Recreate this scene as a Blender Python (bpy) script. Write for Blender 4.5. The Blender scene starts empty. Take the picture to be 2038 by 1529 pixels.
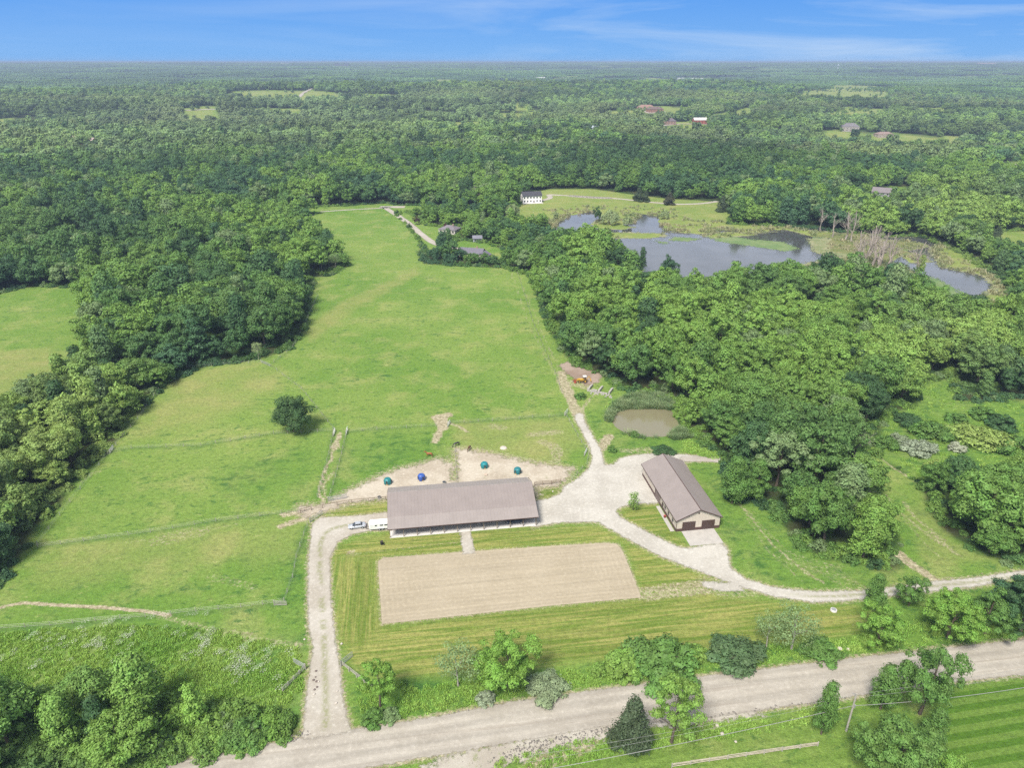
import bpy, bmesh, math, random
import numpy as np
from mathutils import Vector, Matrix
random.seed(7); RS = np.random.RandomState(11)
S = bpy.context.scene
COL = S.collection
# ------------------------------------------------------------------ camera
CAM_H = 114.0; FOC = 1400.0; HZ = 122.5
PITCH = math.atan((764.5-HZ)/FOC)
cd = bpy.data.cameras.new("camera"); cam = bpy.data.objects.new("camera", cd); COL.objects.link(cam)
cam.location = (0, 0, CAM_H); cam.rotation_euler = (math.pi/2-PITCH, 0, 0)
cd.sensor_width = 36; cd.lens = 36*FOC/2038; cd.clip_start = 1; cd.clip_end = 80000
S.camera = cam
# ------------------------------------------------------------------ light
SUN_EL = math.radians(54); SUN_AZ = math.radians(-152)      # azimuth from +Y towards +X
S.view_settings.view_transform = 'Standard'; S.view_settings.look = 'None'
S.view_settings.exposure = 1.04; S.view_settings.gamma = 1
w = bpy.data.worlds.new("World"); S.world = w; w.use_nodes = True
nt = w.node_tree; nt.nodes.clear()
wo = nt.nodes.new('ShaderNodeOutputWorld'); bg = nt.nodes.new('ShaderNodeBackground')
sky = nt.nodes.new('ShaderNodeTexSky'); sky.sky_type = 'NISHITA'; sky.sun_disc = False
sky.sun_elevation = SUN_EL; sky.sun_rotation = SUN_AZ
sky.altitude = 0; sky.air_density = 1.0; sky.dust_density = 0.0; sky.ozone_density = 3.0
tc = nt.nodes.new('ShaderNodeTexCoord'); mp = nt.nodes.new('ShaderNodeMapping')
mp.inputs['Scale'].default_value = (1.6, 1.6, 16); mp.inputs['Rotation'].default_value = (0, 0.10, 0)
mp.inputs['Location'].default_value = (0.25, 0, 0.1)
nz = nt.nodes.new('ShaderNodeTexNoise'); nz.inputs['Scale'].default_value = 1.5; nz.inputs['Detail'].default_value = 7
nz.inputs['Roughness'].default_value = .58; nz.inputs['Distortion'].default_value = .5
rp = nt.nodes.new('ShaderNodeValToRGB'); rp.color_ramp.elements[0].position = .44; rp.color_ramp.elements[1].position = .85
rp.color_ramp.elements[1].color = (.85, .85, .85, 1)
hs = nt.nodes.new('ShaderNodeHueSaturation'); hs.inputs['Saturation'].default_value = .34; hs.inputs['Value'].default_value = 1.08
mx = nt.nodes.new('ShaderNodeMix'); mx.data_type = 'RGBA'
gam = nt.nodes.new('ShaderNodeGamma'); gam.inputs[1].default_value = 1.0
mx.inputs[7].default_value = (3.3, 3.9, 4.6, 1)
sx_ = nt.nodes.new('ShaderNodeSeparateXYZ'); lo = nt.nodes.new('ShaderNodeValToRGB'); mr = nt.nodes.new('ShaderNodeMapRange'); m2 = nt.nodes.new('ShaderNodeMix'); m2.data_type = 'RGBA'
lo.color_ramp.elements[0].position = 0.0; lo.color_ramp.elements[0].color = (.235, .51, .94, 1)
lo.color_ramp.elements[1].position = .30; lo.color_ramp.elements[1].color = (.08, .30, .88, 1)
e_ = lo.color_ramp.elements.new(.09); e_.color = (.105, .355, .92, 1)
mr.inputs[1].default_value = .09; mr.inputs[2].default_value = .26; mr.interpolation_type = 'SMOOTHSTEP'
sc_ = nt.nodes.new('ShaderNodeVectorMath'); sc_.operation = 'SCALE'; sc_.inputs['Scale'].default_value = 4.7
nt.links.new(tc.outputs['Generated'], mp.inputs[0]); nt.links.new(mp.outputs[0], nz.inputs[0]); nt.links.new(nz.outputs[0], rp.inputs[0])
nt.links.new(sky.outputs[0], hs.inputs['Color']); nt.links.new(tc.outputs['Generated'], sx_.inputs[0]); nt.links.new(sx_.outputs[2], lo.inputs[0]); nt.links.new(sx_.outputs[2], mr.inputs[0])
nt.links.new(lo.outputs[0], sc_.inputs[0]); nt.links.new(sc_.outputs[0], m2.inputs[6]); nt.links.new(hs.outputs[0], m2.inputs[7]); nt.links.new(mr.outputs[0], m2.inputs[0])
nt.links.new(m2.outputs[2], mx.inputs[6]); nt.links.new(rp.outputs[0], mx.inputs[0])
cx_ = nt.nodes.new('ShaderNodeMapRange'); cx_.inputs[1].default_value = -.45; cx_.inputs[2].default_value = .5; cx_.inputs[3].default_value = .15; cx_.inputs[4].default_value = 1.25
ml_ = nt.nodes.new('ShaderNodeMath'); ml_.operation = 'MULTIPLY'; nt.links.new(sx_.outputs[0], cx_.inputs[0]); nt.links.new(cx_.outputs[0], ml_.inputs[0]); nt.links.new(rp.outputs[0], ml_.inputs[1]); nt.links.new(ml_.outputs[0], mx.inputs[0])
nt.links.new(mx.outputs[2], bg.inputs[0]); nt.links.new(bg.outputs[0], wo.inputs[0])
bg.inputs[1].default_value = 0.10
sd_ = bpy.data.lights.new("sun", 'SUN'); sun = bpy.data.objects.new("sun", sd_); COL.objects.link(sun)
sd_.energy = 3.5; sd_.angle = math.radians(19); sd_.color = (1, .94, .85)
dirv = Vector((math.sin(SUN_AZ)*math.cos(SUN_EL), math.cos(SUN_AZ)*math.cos(SUN_EL), math.sin(SUN_EL)))
sun.rotation_euler = dirv.to_track_quat('Z', 'Y').to_euler(); sun.location = (0, 0, 300)
cy = S.cycles
cy.max_bounces = 6; cy.diffuse_bounces = 3; cy.glossy_bounces = 2; cy.transmission_bounces = 3
cy.volume_bounces = 0; cy.transparent_max_bounces = 12; cy.use_denoising = False; cy.use_adaptive_sampling = True
cy.adaptive_threshold = 0.02
try:
    cy.denoiser = 'OPENIMAGEDENOISE'; cy.denoising_prefilter = 'ACCURATE'
except Exception: pass
S.render.use_persistent_data = False

# ------------------------------------------------------------------ maths
def vnoise(x, y, seed=0):
    x = np.asarray(x, float); y = np.asarray(y, float)
    xi = np.floor(x).astype(np.int64); yi = np.floor(y).astype(np.int64); fx = x-xi; fy = y-yi
    fx = fx*fx*(3-2*fx); fy = fy*fy*(3-2*fy)
    def h(a, b):
        n = (a*374761393+b*668265263+seed*1442695041) & 0x7fffffff
        n = ((n ^ (n >> 13))*1274126177) & 0x7fffffff
        return ((n ^ (n >> 16)) & 0xffff)/65535.0
    return (h(xi, yi)*(1-fx)+h(xi+1, yi)*fx)*(1-fy)+(h(xi, yi+1)*(1-fx)+h(xi+1, yi+1)*fx)*fy
def fbm(x, y, seed=0, o=4):
    s = 0; a = .5; t = 0
    for i in range(o):
        s = s+a*vnoise(x*2**i+i*17.3, y*2**i-i*9.1, seed+i); t += a; a *= .5
    return s/t
def sstep(a, b, x): t = np.clip((x-a)/(b-a), 0, 1); return t*t*(3-2*t)
def height(x, y):
    d = np.hypot(x, y)
    k = sstep(650, 1700, d)
    n = fbm(x/800+3.3, y/340+1.7, 5, 3)
    n2 = fbm(x/2600+8.1, y/1300+4.2, 9, 2)
    far = sstep(3500, 12000, d)
    return k*((n-.42)*66+(n2-.5)*40)*(1-far*.6)+far*82+k*3
_cp, _sp = math.cos(PITCH), math.sin(PITCH)
def G(u, v, z=None):
    """photo pixel -> point on the ground (or on the level z)"""
    x = u-1019; fy = _cp*FOC+(764.5-v)*_sp; fz = -_sp*FOC+(764.5-v)*_cp
    if z is not None:
        t = -(CAM_H-z)/fz; return np.array([x*t, fy*t])
    zz = 0.0
    for i in range(6):
        t = -(CAM_H-zz)/fz; p = np.array([x*t, fy*t]); zz = zz*.4+.6*float(height(p[0], p[1]))
    return p
def GP(pts, z=0): return np.array([G(u, v, z) for u, v in pts])
def GF(pts): return np.array([G(u, v) for u, v in pts])
def proj(x, y, z):
    dz = z-CAM_H; d = y*_cp-dz*_sp; up = y*_sp+dz*_cp
    return 1019+FOC*x/d, 764.5-FOC*up/d, d
def inside(px, py, poly):
    r = np.zeros(px.shape, bool); n = len(poly)
    for i in range(n):
        x0, y0 = poly[i]; x1, y1 = poly[(i+1) % n]
        if y0 == y1: continue
        c = ((y0 > py) != (y1 > py)) & (px < (x1-x0)*(py-y0)/(y1-y0)+x0)
        r ^= c
    return r
def segd(px, py, a, b, ra=0, rb=0):
    ax, ay = a; bx, by = b; dx, dy = bx-ax, by-ay; L = dx*dx+dy*dy+1e-9
    t = np.clip(((px-ax)*dx+(py-ay)*dy)/L, 0, 1)
    return np.hypot(px-ax-t*dx, py-ay-t*dy)-(ra+(rb-ra)*t)
def psd(px, py, poly):
    """signed distance, positive inside"""
    d = np.full(px.shape, 1e9)
    for i in range(len(poly)): d = np.minimum(d, segd(px, py, poly[i], poly[(i+1) % len(poly)]))
    return np.where(inside(px, py, poly), d, -d)
def ssd(px, py, line, w0, w1=None):
    w1 = w0 if w1 is None else w1; n = len(line)-1; d = np.full(px.shape, 1e9)
    for i in range(n):
        d = np.minimum(d, segd(px, py, line[i], line[i+1], w0+(w1-w0)*i/n, w0+(w1-w0)*(i+1)/n))
    return -d
def smooth(line, k=2):
    l = [np.array(p, float) for p in line]
    for _ in range(k):
        o = [l[0]]
        for a, b in zip(l[:-1], l[1:]): o += [a*.75+b*.25, a*.25+b*.75]
        o.append(l[-1]); l = o
    return np.array(l)
def smoothc(poly, k=1):
    l = [np.array(p, float) for p in poly]
    for _ in range(k):
        o = []
        for i in range(len(l)):
            a, b = l[i], l[(i+1) % len(l)]; o += [a*.78+b*.22, a*.22+b*.78]
        l = o
    return np.array(l)

# ------------------------------------------------------------------ object helpers
def tag(o, label=None, cat=None, group=None, kind=None):
    if label: o['label'] = label
    if cat: o['category'] = cat
    if group: o['group'] = group
    if kind: o['kind'] = kind
    return o
def meshobj(name, verts, faces, mats, parent=None, mi=None, smooth_=False):
    me = bpy.data.meshes.new(name)
    me.from_pydata([tuple(v) for v in verts], [], [tuple(f) for f in faces])
    for m in (mats if isinstance(mats, (list, tuple)) else [mats]): me.materials.append(m)
    if mi is not None: me.polygons.foreach_set('material_index', mi)
    if smooth_: me.polygons.foreach_set('use_smooth', [True]*len(me.polygons))
    me.update()
    o = bpy.data.objects.new(name, me); COL.objects.link(o)
    if parent: o.parent = parent
    return o
def npmesh(name, V, F, mats, attrs=None, mi=None):
    """V (n,3), F (m,k) numpy, k=3 or 4"""
    me = bpy.data.meshes.new(name); k = F.shape[1]
    me.vertices.add(len(V)); me.vertices.foreach_set('co', V.astype(np.float32).ravel())
    me.loops.add(F.size); me.loops.foreach_set('vertex_index', F.astype(np.int32).ravel())
    me.polygons.add(len(F)); me.polygons.foreach_set('loop_start', np.arange(0, F.size, k, dtype=np.int32))
    if mi is not None: me.polygons.foreach_set('material_index', mi.astype(np.int32))
    for m in mats: me.materials.append(m)
    me.update(calc_edges=True)
    for n, a in (attrs or {}).items():
        if a.ndim == 2:
            at = me.attributes.new(n, 'FLOAT_VECTOR', 'POINT'); at.data.foreach_set('vector', a.astype(np.float32).ravel())
        elif a.dtype.kind == 'i':
            at = me.attributes.new(n, 'INT', 'POINT'); at.data.foreach_set('value', a.astype(np.int32))
        else:
            at = me.attributes.new(n, 'FLOAT', 'POINT'); at.data.foreach_set('value', a.astype(np.float32))
    return me
def link(name, me, parent=None):
    o = bpy.data.objects.new(name, me); COL.objects.link(o)
    if parent: o.parent = parent
    return o
def empty(name, loc=(0, 0, 0), rz=0, label=None, cat=None, group=None):
    o = bpy.data.objects.new(name, None); COL.objects.link(o); o.location = loc; o.rotation_euler = (0, 0, rz)
    o.empty_display_size = .5
    return tag(o, label, cat, group)
class MB:
    """mesh builder: collects boxes, bars, tubes, quads"""
    def __init__(s): s.v = []; s.f = []; s.m = []
    def add(s, vs, fs, m=0):
        n = len(s.v); s.v += [tuple(v) for v in vs]; s.f += [tuple(i+n for i in f) for f in fs]; s.m += [m]*len(fs); return s
    def box(s, x0, x1, y0, y1, z0, z1, m=0):
        v = [(x0, y0, z0), (x1, y0, z0), (x1, y1, z0), (x0, y1, z0), (x0, y0, z1), (x1, y0, z1), (x1, y1, z1), (x0, y1, z1)]
        return s.add(v, [(0, 3, 2, 1), (4, 5, 6, 7), (0, 1, 5, 4), (1, 2, 6, 5), (2, 3, 7, 6), (3, 0, 4, 7)], m)
    def tube(s, p, q, r0, r1=None, n=8, m=0, cap=True):
        r1 = r0 if r1 is None else r1; p = Vector(p); q = Vector(q); d = (q-p).normalized()
        a = d.cross(Vector((0, 0, 1)));
        if a.length < .01: a = Vector((1, 0, 0))
        a.normalize(); b = d.cross(a); v = []
        for c, r in ((p, r0), (q, r1)):
            for i in range(n):
                t = 2*math.pi*i/n; v.append(c+a*(r*math.cos(t))+b*(r*math.sin(t)))
        f = [(i, (i+1) % n, n+(i+1) % n, n+i) for i in range(n)]
        if cap: f += [tuple(range(n-1, -1, -1)), tuple(range(n, 2*n))]
        return s.add(v, f, m)
    def ext(s, prof, y0, y1, m=0):
        """profile in xz extruded along y"""
        n = len(prof); v = [(x, y0, z) for x, z in prof]+[(x, y1, z) for x, z in prof]
        f = [(i, (i+1) % n, n+(i+1) % n, n+i) for i in range(n)]+[tuple(range(n-1, -1, -1)), tuple(range(n, 2*n))]
        return s.add(v, f, m)
    def build(s, name, mats, parent=None, smooth_=False):
        return meshobj(name, s.v, s.f, mats, parent, s.m, smooth_)

# ------------------------------------------------------------------ materials
def newmat(name):
    m = bpy.data.materials.new(name); m.use_nodes = True; n = m.node_tree.nodes; n.clear()
    out = n.new('ShaderNodeOutputMaterial'); return m, m.node_tree, out
class NB:
    """tiny node builder"""
    def __init__(s, nt): s.t = nt
    def n(s, typ, **kw):
        x = s.t.nodes.new(typ)
        for k, v in kw.items(): setattr(x, k, v)
        return x
    def l(s, a, b): s.t.links.new(a, b)
    def attr(s, name, typ='GEOMETRY'): x = s.n('ShaderNodeAttribute'); x.attribute_name = name; x.attribute_type = typ; return x
    def math(s, op, a, b=None, clamp=False):
        x = s.n('ShaderNodeMath', operation=op); x.use_clamp = clamp
        for i, q in enumerate((a, b)):
            if q is None: continue
            if isinstance(q, (int, float)): x.inputs[i].default_value = q
            else: s.l(q, x.inputs[i])
        return x.outputs[0]
    def pos(s, rot=0, sc=(1, 1, 1), obj=False):
        if obj: src = s.n('ShaderNodeTexCoord').outputs['Object']
        else: src = s.n('ShaderNodeNewGeometry').outputs['Position']
        m = s.n('ShaderNodeMapping'); m.vector_type = 'POINT'
        r = s.n('ShaderNodeVectorRotate', rotation_type='Z_AXIS'); r.inputs['Angle'].default_value = -rot
        s.l(src, r.inputs[0]); s.l(r.outputs[0], m.inputs[0]); m.inputs['Scale'].default_value = sc
        return m.outputs[0]
    def noise(s, vec, scale, detail=3, rough=.55, dist=0):
        x = s.n('ShaderNodeTexNoise'); s.l(vec, x.inputs['Vector']); x.inputs['Scale'].default_value = scale
        x.inputs['Detail'].default_value = detail; x.inputs['Roughness'].default_value = rough; x.inputs['Distortion'].default_value = dist
        return x.outputs[0]
    def step(s, val, a, b):
        x = s.n('ShaderNodeMapRange', interpolation_type='SMOOTHSTEP'); s.l(val, x.inputs[0])
        x.inputs[1].default_value = a; x.inputs[2].default_value = b; return x.outputs[0]
    def mix(s, f, a, b):
        x = s.n('ShaderNodeMix', data_type='RGBA'); x.clamp_factor = True
        if isinstance(f, (int, float)): x.inputs[0].default_value = f
        else: s.l(f, x.inputs[0])
        for i, q in ((6, a), (7, b)):
            if isinstance(q, tuple): x.inputs[i].default_value = (*q, 1)
            else: s.l(q, x.inputs[i])
        return x.outputs[2]
    def mulc(s, c, f):
        x = s.n('ShaderNodeMix', data_type='RGBA', blend_type='MULTIPLY'); x.inputs[0].default_value = 1
        if isinstance(c, tuple): x.inputs[6].default_value = (*c, 1)
        else: s.l(c, x.inputs[6])
        cb = s.n('ShaderNodeCombineColor')
        for i in range(3): s.l(f, cb.inputs[i])
        s.l(cb.outputs[0], x.inputs[7]); return x.outputs[2]
    def rng(s, val, a, b):
        x = s.n('ShaderNodeMapRange'); s.l(val, x.inputs[0]); x.inputs[1].default_value = .25; x.inputs[2].default_value = .75
        x.inputs[3].default_value = a; x.inputs[4].default_value = b; x.clamp = False; return x.outputs[0]
    def bump(s, h, strength, dist=1.0):
        x = s.n('ShaderNodeBump'); x.inputs['Strength'].default_value = strength; x.inputs['Distance'].default_value = dist; s.l(h, x.inputs['Height']); return x.outputs[0]
    def bsdf(s, col, rough=.9, spec=.2, normal=None, metal=0):
        x = s.n('ShaderNodeBsdfPrincipled')
        if isinstance(col, tuple): x.inputs['Base Color'].default_value = (*col, 1)
        else: s.l(col, x.inputs['Base Color'])
        x.inputs['Roughness'].default_value = rough; x.inputs['Specular IOR Level'].default_value = spec; x.inputs['Metallic'].default_value = metal
        if normal is not None: s.l(normal, x.inputs['Normal'])
        return x.outputs[0]
def plain(name, col, rough=.7, spec=.3, var=.12, scale=1.5, metal=0, bump=0):
    m, t, out = newmat(name); b = NB(t); p = b.pos(obj=True)
    n1 = b.noise(p, scale, 4); c = b.mulc(col, b.rng(n1, 1-var, 1+var))
    nrm = b.bump(b.noise(p, scale*6, 3), bump, .05) if bump else None
    b.l(b.bsdf(c, rough, spec, nrm, metal), out.inputs[0]); return m
RD = math.radians(8.2)     # direction of the farm's grid (arena, barns, road)
def ground_mat():
    m, t, out = newmat('ground'); b = NB(t); p = b.pos()
    A = {k: b.attr(k).outputs['Fac'] for k in ('mown', 'lush', 'floorm', 'bare', 'marsh', 'stripe', 'scrub', 'mownv', 'pale', 'fline')}
    big = b.noise(p, .012, 4, .6); mid = b.noise(p, .07, 5, .62); fine = b.noise(p, .9, 5, .7); vf = b.noise(p, 3.2, 3, .7)
    clump = b.noise(b.pos(RD, (.6, 1, 1)), .30, 6, .74, .6)
    base = b.mix(b.step(big, .35, .65), (.104, .190, .031), (.158, .228, .050))
    base = b.mix(b.math('MULTIPLY', b.step(mid, .46, .70), .55), base, (.255, .265, .095))
    dk = b.math('MULTIPLY', b.step(clump, .54, .66), b.step(b.noise(p, .03, 3), .36, .58))
    tf = b.step(b.noise(b.pos(RD, (.55, 1, 1)), .62, 5, .78, .4), .55, .64); base = b.mix(b.math('MULTIPLY', tf, .72), base, (.040, .098, .024))
    t2 = b.step(b.noise(b.pos(RD, (.6, 1, 1)), .42, 6, .8), .57, .70); base = b.mix(b.math('MULTIPLY', t2, .6), base, (.33, .33, .14))
    base = b.mix(b.math('MULTIPLY', dk, .8), base, (.040, .105, .026))
    specks = b.math('MULTIPLY', b.step(vf, .60, .72), b.step(b.noise(p, .09, 3), .5, .66))
    base = b.mix(b.math('MULTIPLY', specks, .6), base, (.36, .34, .19))
    # lush rank growth
    lush = b.mix(b.step(clump, .42, .62), (.100, .195, .030), (.042, .108, .022))
    base = b.mix(b.math('MULTIPLY', A['lush'], b.rng(clump, .25, 1.15), True), base, lush)
    # scrub field with white flower heads
    scr = b.mix(b.step(mid, .4, .62), (.085, .165, .032), (.150, .215, .055))
    fl = b.math('MULTIPLY', b.step(b.noise(p, 2.6, 4, .8), .60, .70), b.step(b.noise(p, .12, 3), .50, .62))
    scr = b.mix(b.math('MULTIPLY', fl, .35), scr, (.34, .38, .28))
    base = b.mix(A['scrub'], base, scr)
    # mown yellowish lawn with mower lines
    def mown(rot):
        ln = b.noise(b.pos(rot, (.05, 1, 1)), 1.05, 6, .68, .5); l2 = b.noise(b.pos(rot, (.05, 1, 1)), .2, 3, .6)
        c = b.mix(b.step(ln, .38, .62), (.110, .165, .028), (.240, .240, .072))
        c = b.mix(b.math('MULTIPLY', b.step(l2, .50, .62), .45), c, (.075, .125, .016))
        return b.mix(b.math('MULTIPLY', b.step(ln, .62, .76), .5), c, (.30, .28, .13))
    base = b.mix(A['mown'], base, mown(RD)); base = b.mix(A['mownv'], base, mown(RD+math.pi/2))
    # striped lawn
    wv = b.n('ShaderNodeTexWave', wave_type='BANDS', bands_direction='Y', wave_profile='SIN')
    b.l(b.pos(math.radians(9.5), (1, 1, 1)), wv.inputs[0]); wv.inputs['Scale'].default_value = .115; wv.inputs['Distortion'].default_value = .35
    wv.inputs['Detail'].default_value = 2
    st = b.mix(b.step(wv.outputs['Fac'], .35, .65), (.060, .125, .014), (.102, .172, .030))
    base = b.mix(A['stripe'], base, st)
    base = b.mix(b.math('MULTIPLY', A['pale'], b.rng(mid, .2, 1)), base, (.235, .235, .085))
    base = b.mix(A['marsh'], base, b.mix(b.step(clump, .4, .62), (.17, .155, .075), (.085, .125, .040)))
    base = b.mix(b.math('MULTIPLY', A['fline'], b.rng(clump, .15, .8), True), base, (.062, .125, .032))
    # forest floor
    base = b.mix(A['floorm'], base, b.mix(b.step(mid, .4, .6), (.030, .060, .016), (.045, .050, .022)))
    # worn soil, broken up by noise
    bn = b.math('ADD', A['bare'], b.math('MULTIPLY', b.math('SUBTRACT', b.noise(p, 1.3, 7, .8), .5), 2.3))
    soil = b.mix(b.step(fine, .35, .65), (.24, .205, .125), (.36, .32, .225))
    base = b.mix(b.math('MULTIPLY', b.step(bn, .36, .80), b.step(A['bare'], .02, .3)), base, soil)
    base = b.mulc(base, b.math('MULTIPLY', b.rng(fine, .70, 1.30), b.rng(vf, .66, 1.34)))
    nrm = b.bump(b.math('ADD', fine, b.math('MULTIPLY', vf, .4)), .8, .45)
    b.l(b.bsdf(base, .95, .1, nrm), out.inputs[0]); return m
def sheet_mat(name, c1, c2, c3=None, lines=0, edge=(.35, .75), nscale=.8, rough=.95, rot=RD, amp=1.6, tracks=False, spec=.15, grass=0, arena=False, stones=0, road=False):
    """loose surface whose ragged edge gives way to what lies below, by its edge attribute + noise"""
    m, t, out = newmat(name); b = NB(t); p = b.pos()
    f1 = b.noise(p, 1.2, 6, .7); f2 = b.noise(p, .10, 4, .6); f3 = b.noise(p, 5, 3, .7)
    c = b.mix(b.step(f2, .35, .65), c1, c2)
    if c3: c = b.mix(b.math('MULTIPLY', b.step(f1, .52, .72), .7), c, c3)
    if lines:
        ln = b.noise(b.pos(rot, (.02, 1, 1)), lines, 5, .6, .1)
        c = b.mulc(c, b.rng(ln, .87, 1.12))
    if arena:
        a = b.attr('ring').outputs['Fac']; wv = b.math('SINE', b.math('MULTIPLY', a, 5.2))
        c = b.mulc(c, b.math('ADD', 1.0, b.math('MULTIPLY', wv, .025)))
    if road:
        a = b.attr('off').outputs['Fac']; wv = b.math('COSINE', b.math('MULTIPLY', b.math('ADD', a, b.math('MULTIPLY', b.noise(p, .05, 3), 1.5)), 2.6)); c = b.mulc(c, b.math('ADD', 1.0, b.math('MULTIPLY', wv, .085)))
        c = b.mix(b.math('MULTIPLY', b.step(b.noise(b.pos(rot, (.03, 1, 1)), .5, 5, .7), .52, .68), .55), c, (.22, .19, .155))
    if tracks:
        a = b.attr('trk').outputs['Fac']
        c = b.mix(b.math('MULTIPLY', a, b.step(f1, .38, .55)), c, (.17, .18, .075))
    if grass:
        g = b.math('MULTIPLY', b.step(b.noise(p, .35, 6, .75), .58, .68), grass); c = b.mix(g, c, (.16, .19, .07))
    if stones:
        vo = b.n('ShaderNodeTexVoronoi'); b.l(p, vo.inputs['Vector']); vo.inputs['Scale'].default_value = 1.3
        sm = b.math('MULTIPLY', b.math('LESS_THAN', vo.outputs['Distance'], .13), stones); c = b.mix(sm, c, (.10, .09, .085))
    c = b.mulc(c, b.math('MULTIPLY', b.rng(f1, .88, 1.12), b.rng(f3, .9, 1.1)))
    e = b.attr('edge').outputs['Fac']
    v = b.math('ADD', e, b.math('MULTIPLY', b.math('SUBTRACT', b.noise(p, nscale, 6, .7), .5), amp))
    al = b.step(v, edge[0], edge[1]); tr = b.n('ShaderNodeBsdfTransparent'); ms = b.n('ShaderNodeMixShader')
    nrm = b.bump(b.math('ADD', f1, b.math('MULTIPLY', f3, .5)), .35, .2)
    b.l(al, ms.inputs[0]); b.l(tr.outputs[0], ms.inputs[1]); b.l(b.bsdf(c, rough, spec, nrm), ms.inputs[2]); b.l(ms.outputs[0], out.inputs[0])
    return m
def leaf_mat(name='leaves', trans=.22, default=(.07, .135, .03)):
    m, t, out = newmat(name); b = NB(t)
    at = b.attr('tone', 'INSTANCER').outputs['Color']
    p = b.pos(obj=True); n1 = b.noise(p, .42, 3); n2 = b.noise(p, 2.6, 2, .7)
    oi = b.n('ShaderNodeObjectInfo').outputs['Random']
    c = b.mulc(at, b.math('MULTIPLY', b.rng(n1, .74, 1.28), b.rng(n2, .60, 1.44)))
    hsv = b.n('ShaderNodeHueSaturation'); b.l(c, hsv.inputs['Color'])
    b.l(b.math('ADD', b.math('MULTIPLY', b.math('SUBTRACT', n1, .5), .05), .5), hsv.inputs['Hue'])
    c = hsv.outputs[0]
    d = b.bsdf(c, .6, .22); tr = b.n('ShaderNodeBsdfTranslucent')
    hs2 = b.n('ShaderNodeMix', data_type='RGBA', blend_type='MULTIPLY'); hs2.inputs[0].default_value = 1; b.l(c, hs2.inputs[6]); hs2.inputs[7].default_value = (1.5, 1.35, .5, 1)
    b.l(hs2.outputs[2], tr.inputs[0])
    ms = b.n('ShaderNodeMixShader'); ms.inputs[0].default_value = trans
    b.l(d, ms.inputs[1]); b.l(tr.outputs[0], ms.inputs[2]); b.l(ms.outputs[0], out.inputs[0]); return m
M = {}
M['ground'] = ground_mat()
M['leaf'] = leaf_mat()
M['bark'] = plain('bark', (.105, .085, .065), .95, .1, .3, 2)
M['deadwood'] = plain('dead_wood', (.30, .26, .225), .9, .1, .2, 2)
M['palebark'] = plain('pale_bark', (.30, .28, .24), .9, .1, .2, 2)

# ------------------------------------------------------------------ outlines (photo pixels)
MAIN = [(-900,1240),(-60,1195),(0,1165),(50,1095),(75,1050),(130,985),(205,905),(260,840),(330,765),(420,728),(510,716),(575,695),(605,655),(615,610),(625,552),(660,548),(692,530),(672,500),(640,470),(618,450),(603,432),(640,424),(780,419),(792,430),(812,450),(836,480),(842,522),(900,527),(1000,531),(1050,545),(1072,590),(1085,640),(1118,700),(1152,728),(1200,752),(1220,768),(1262,782),(1340,800),(1352,850),(1400,885),(1440,903),(1448,960),(1458,1000),(1510,1000),(1560,1050),(1600,1095),(1640,1114),(1700,1122),(1765,1138),(1793,1128),(1790,1085),(1775,1045),(1742,1000),(1716,960),(1713,905),(1730,893),(1770,920),(1826,962),(1858,1030),(1888,1063),(1948,1105),(2030,1128),(2500,1120),(2900,1500),(2900,2600),(-900,2600)]
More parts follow.
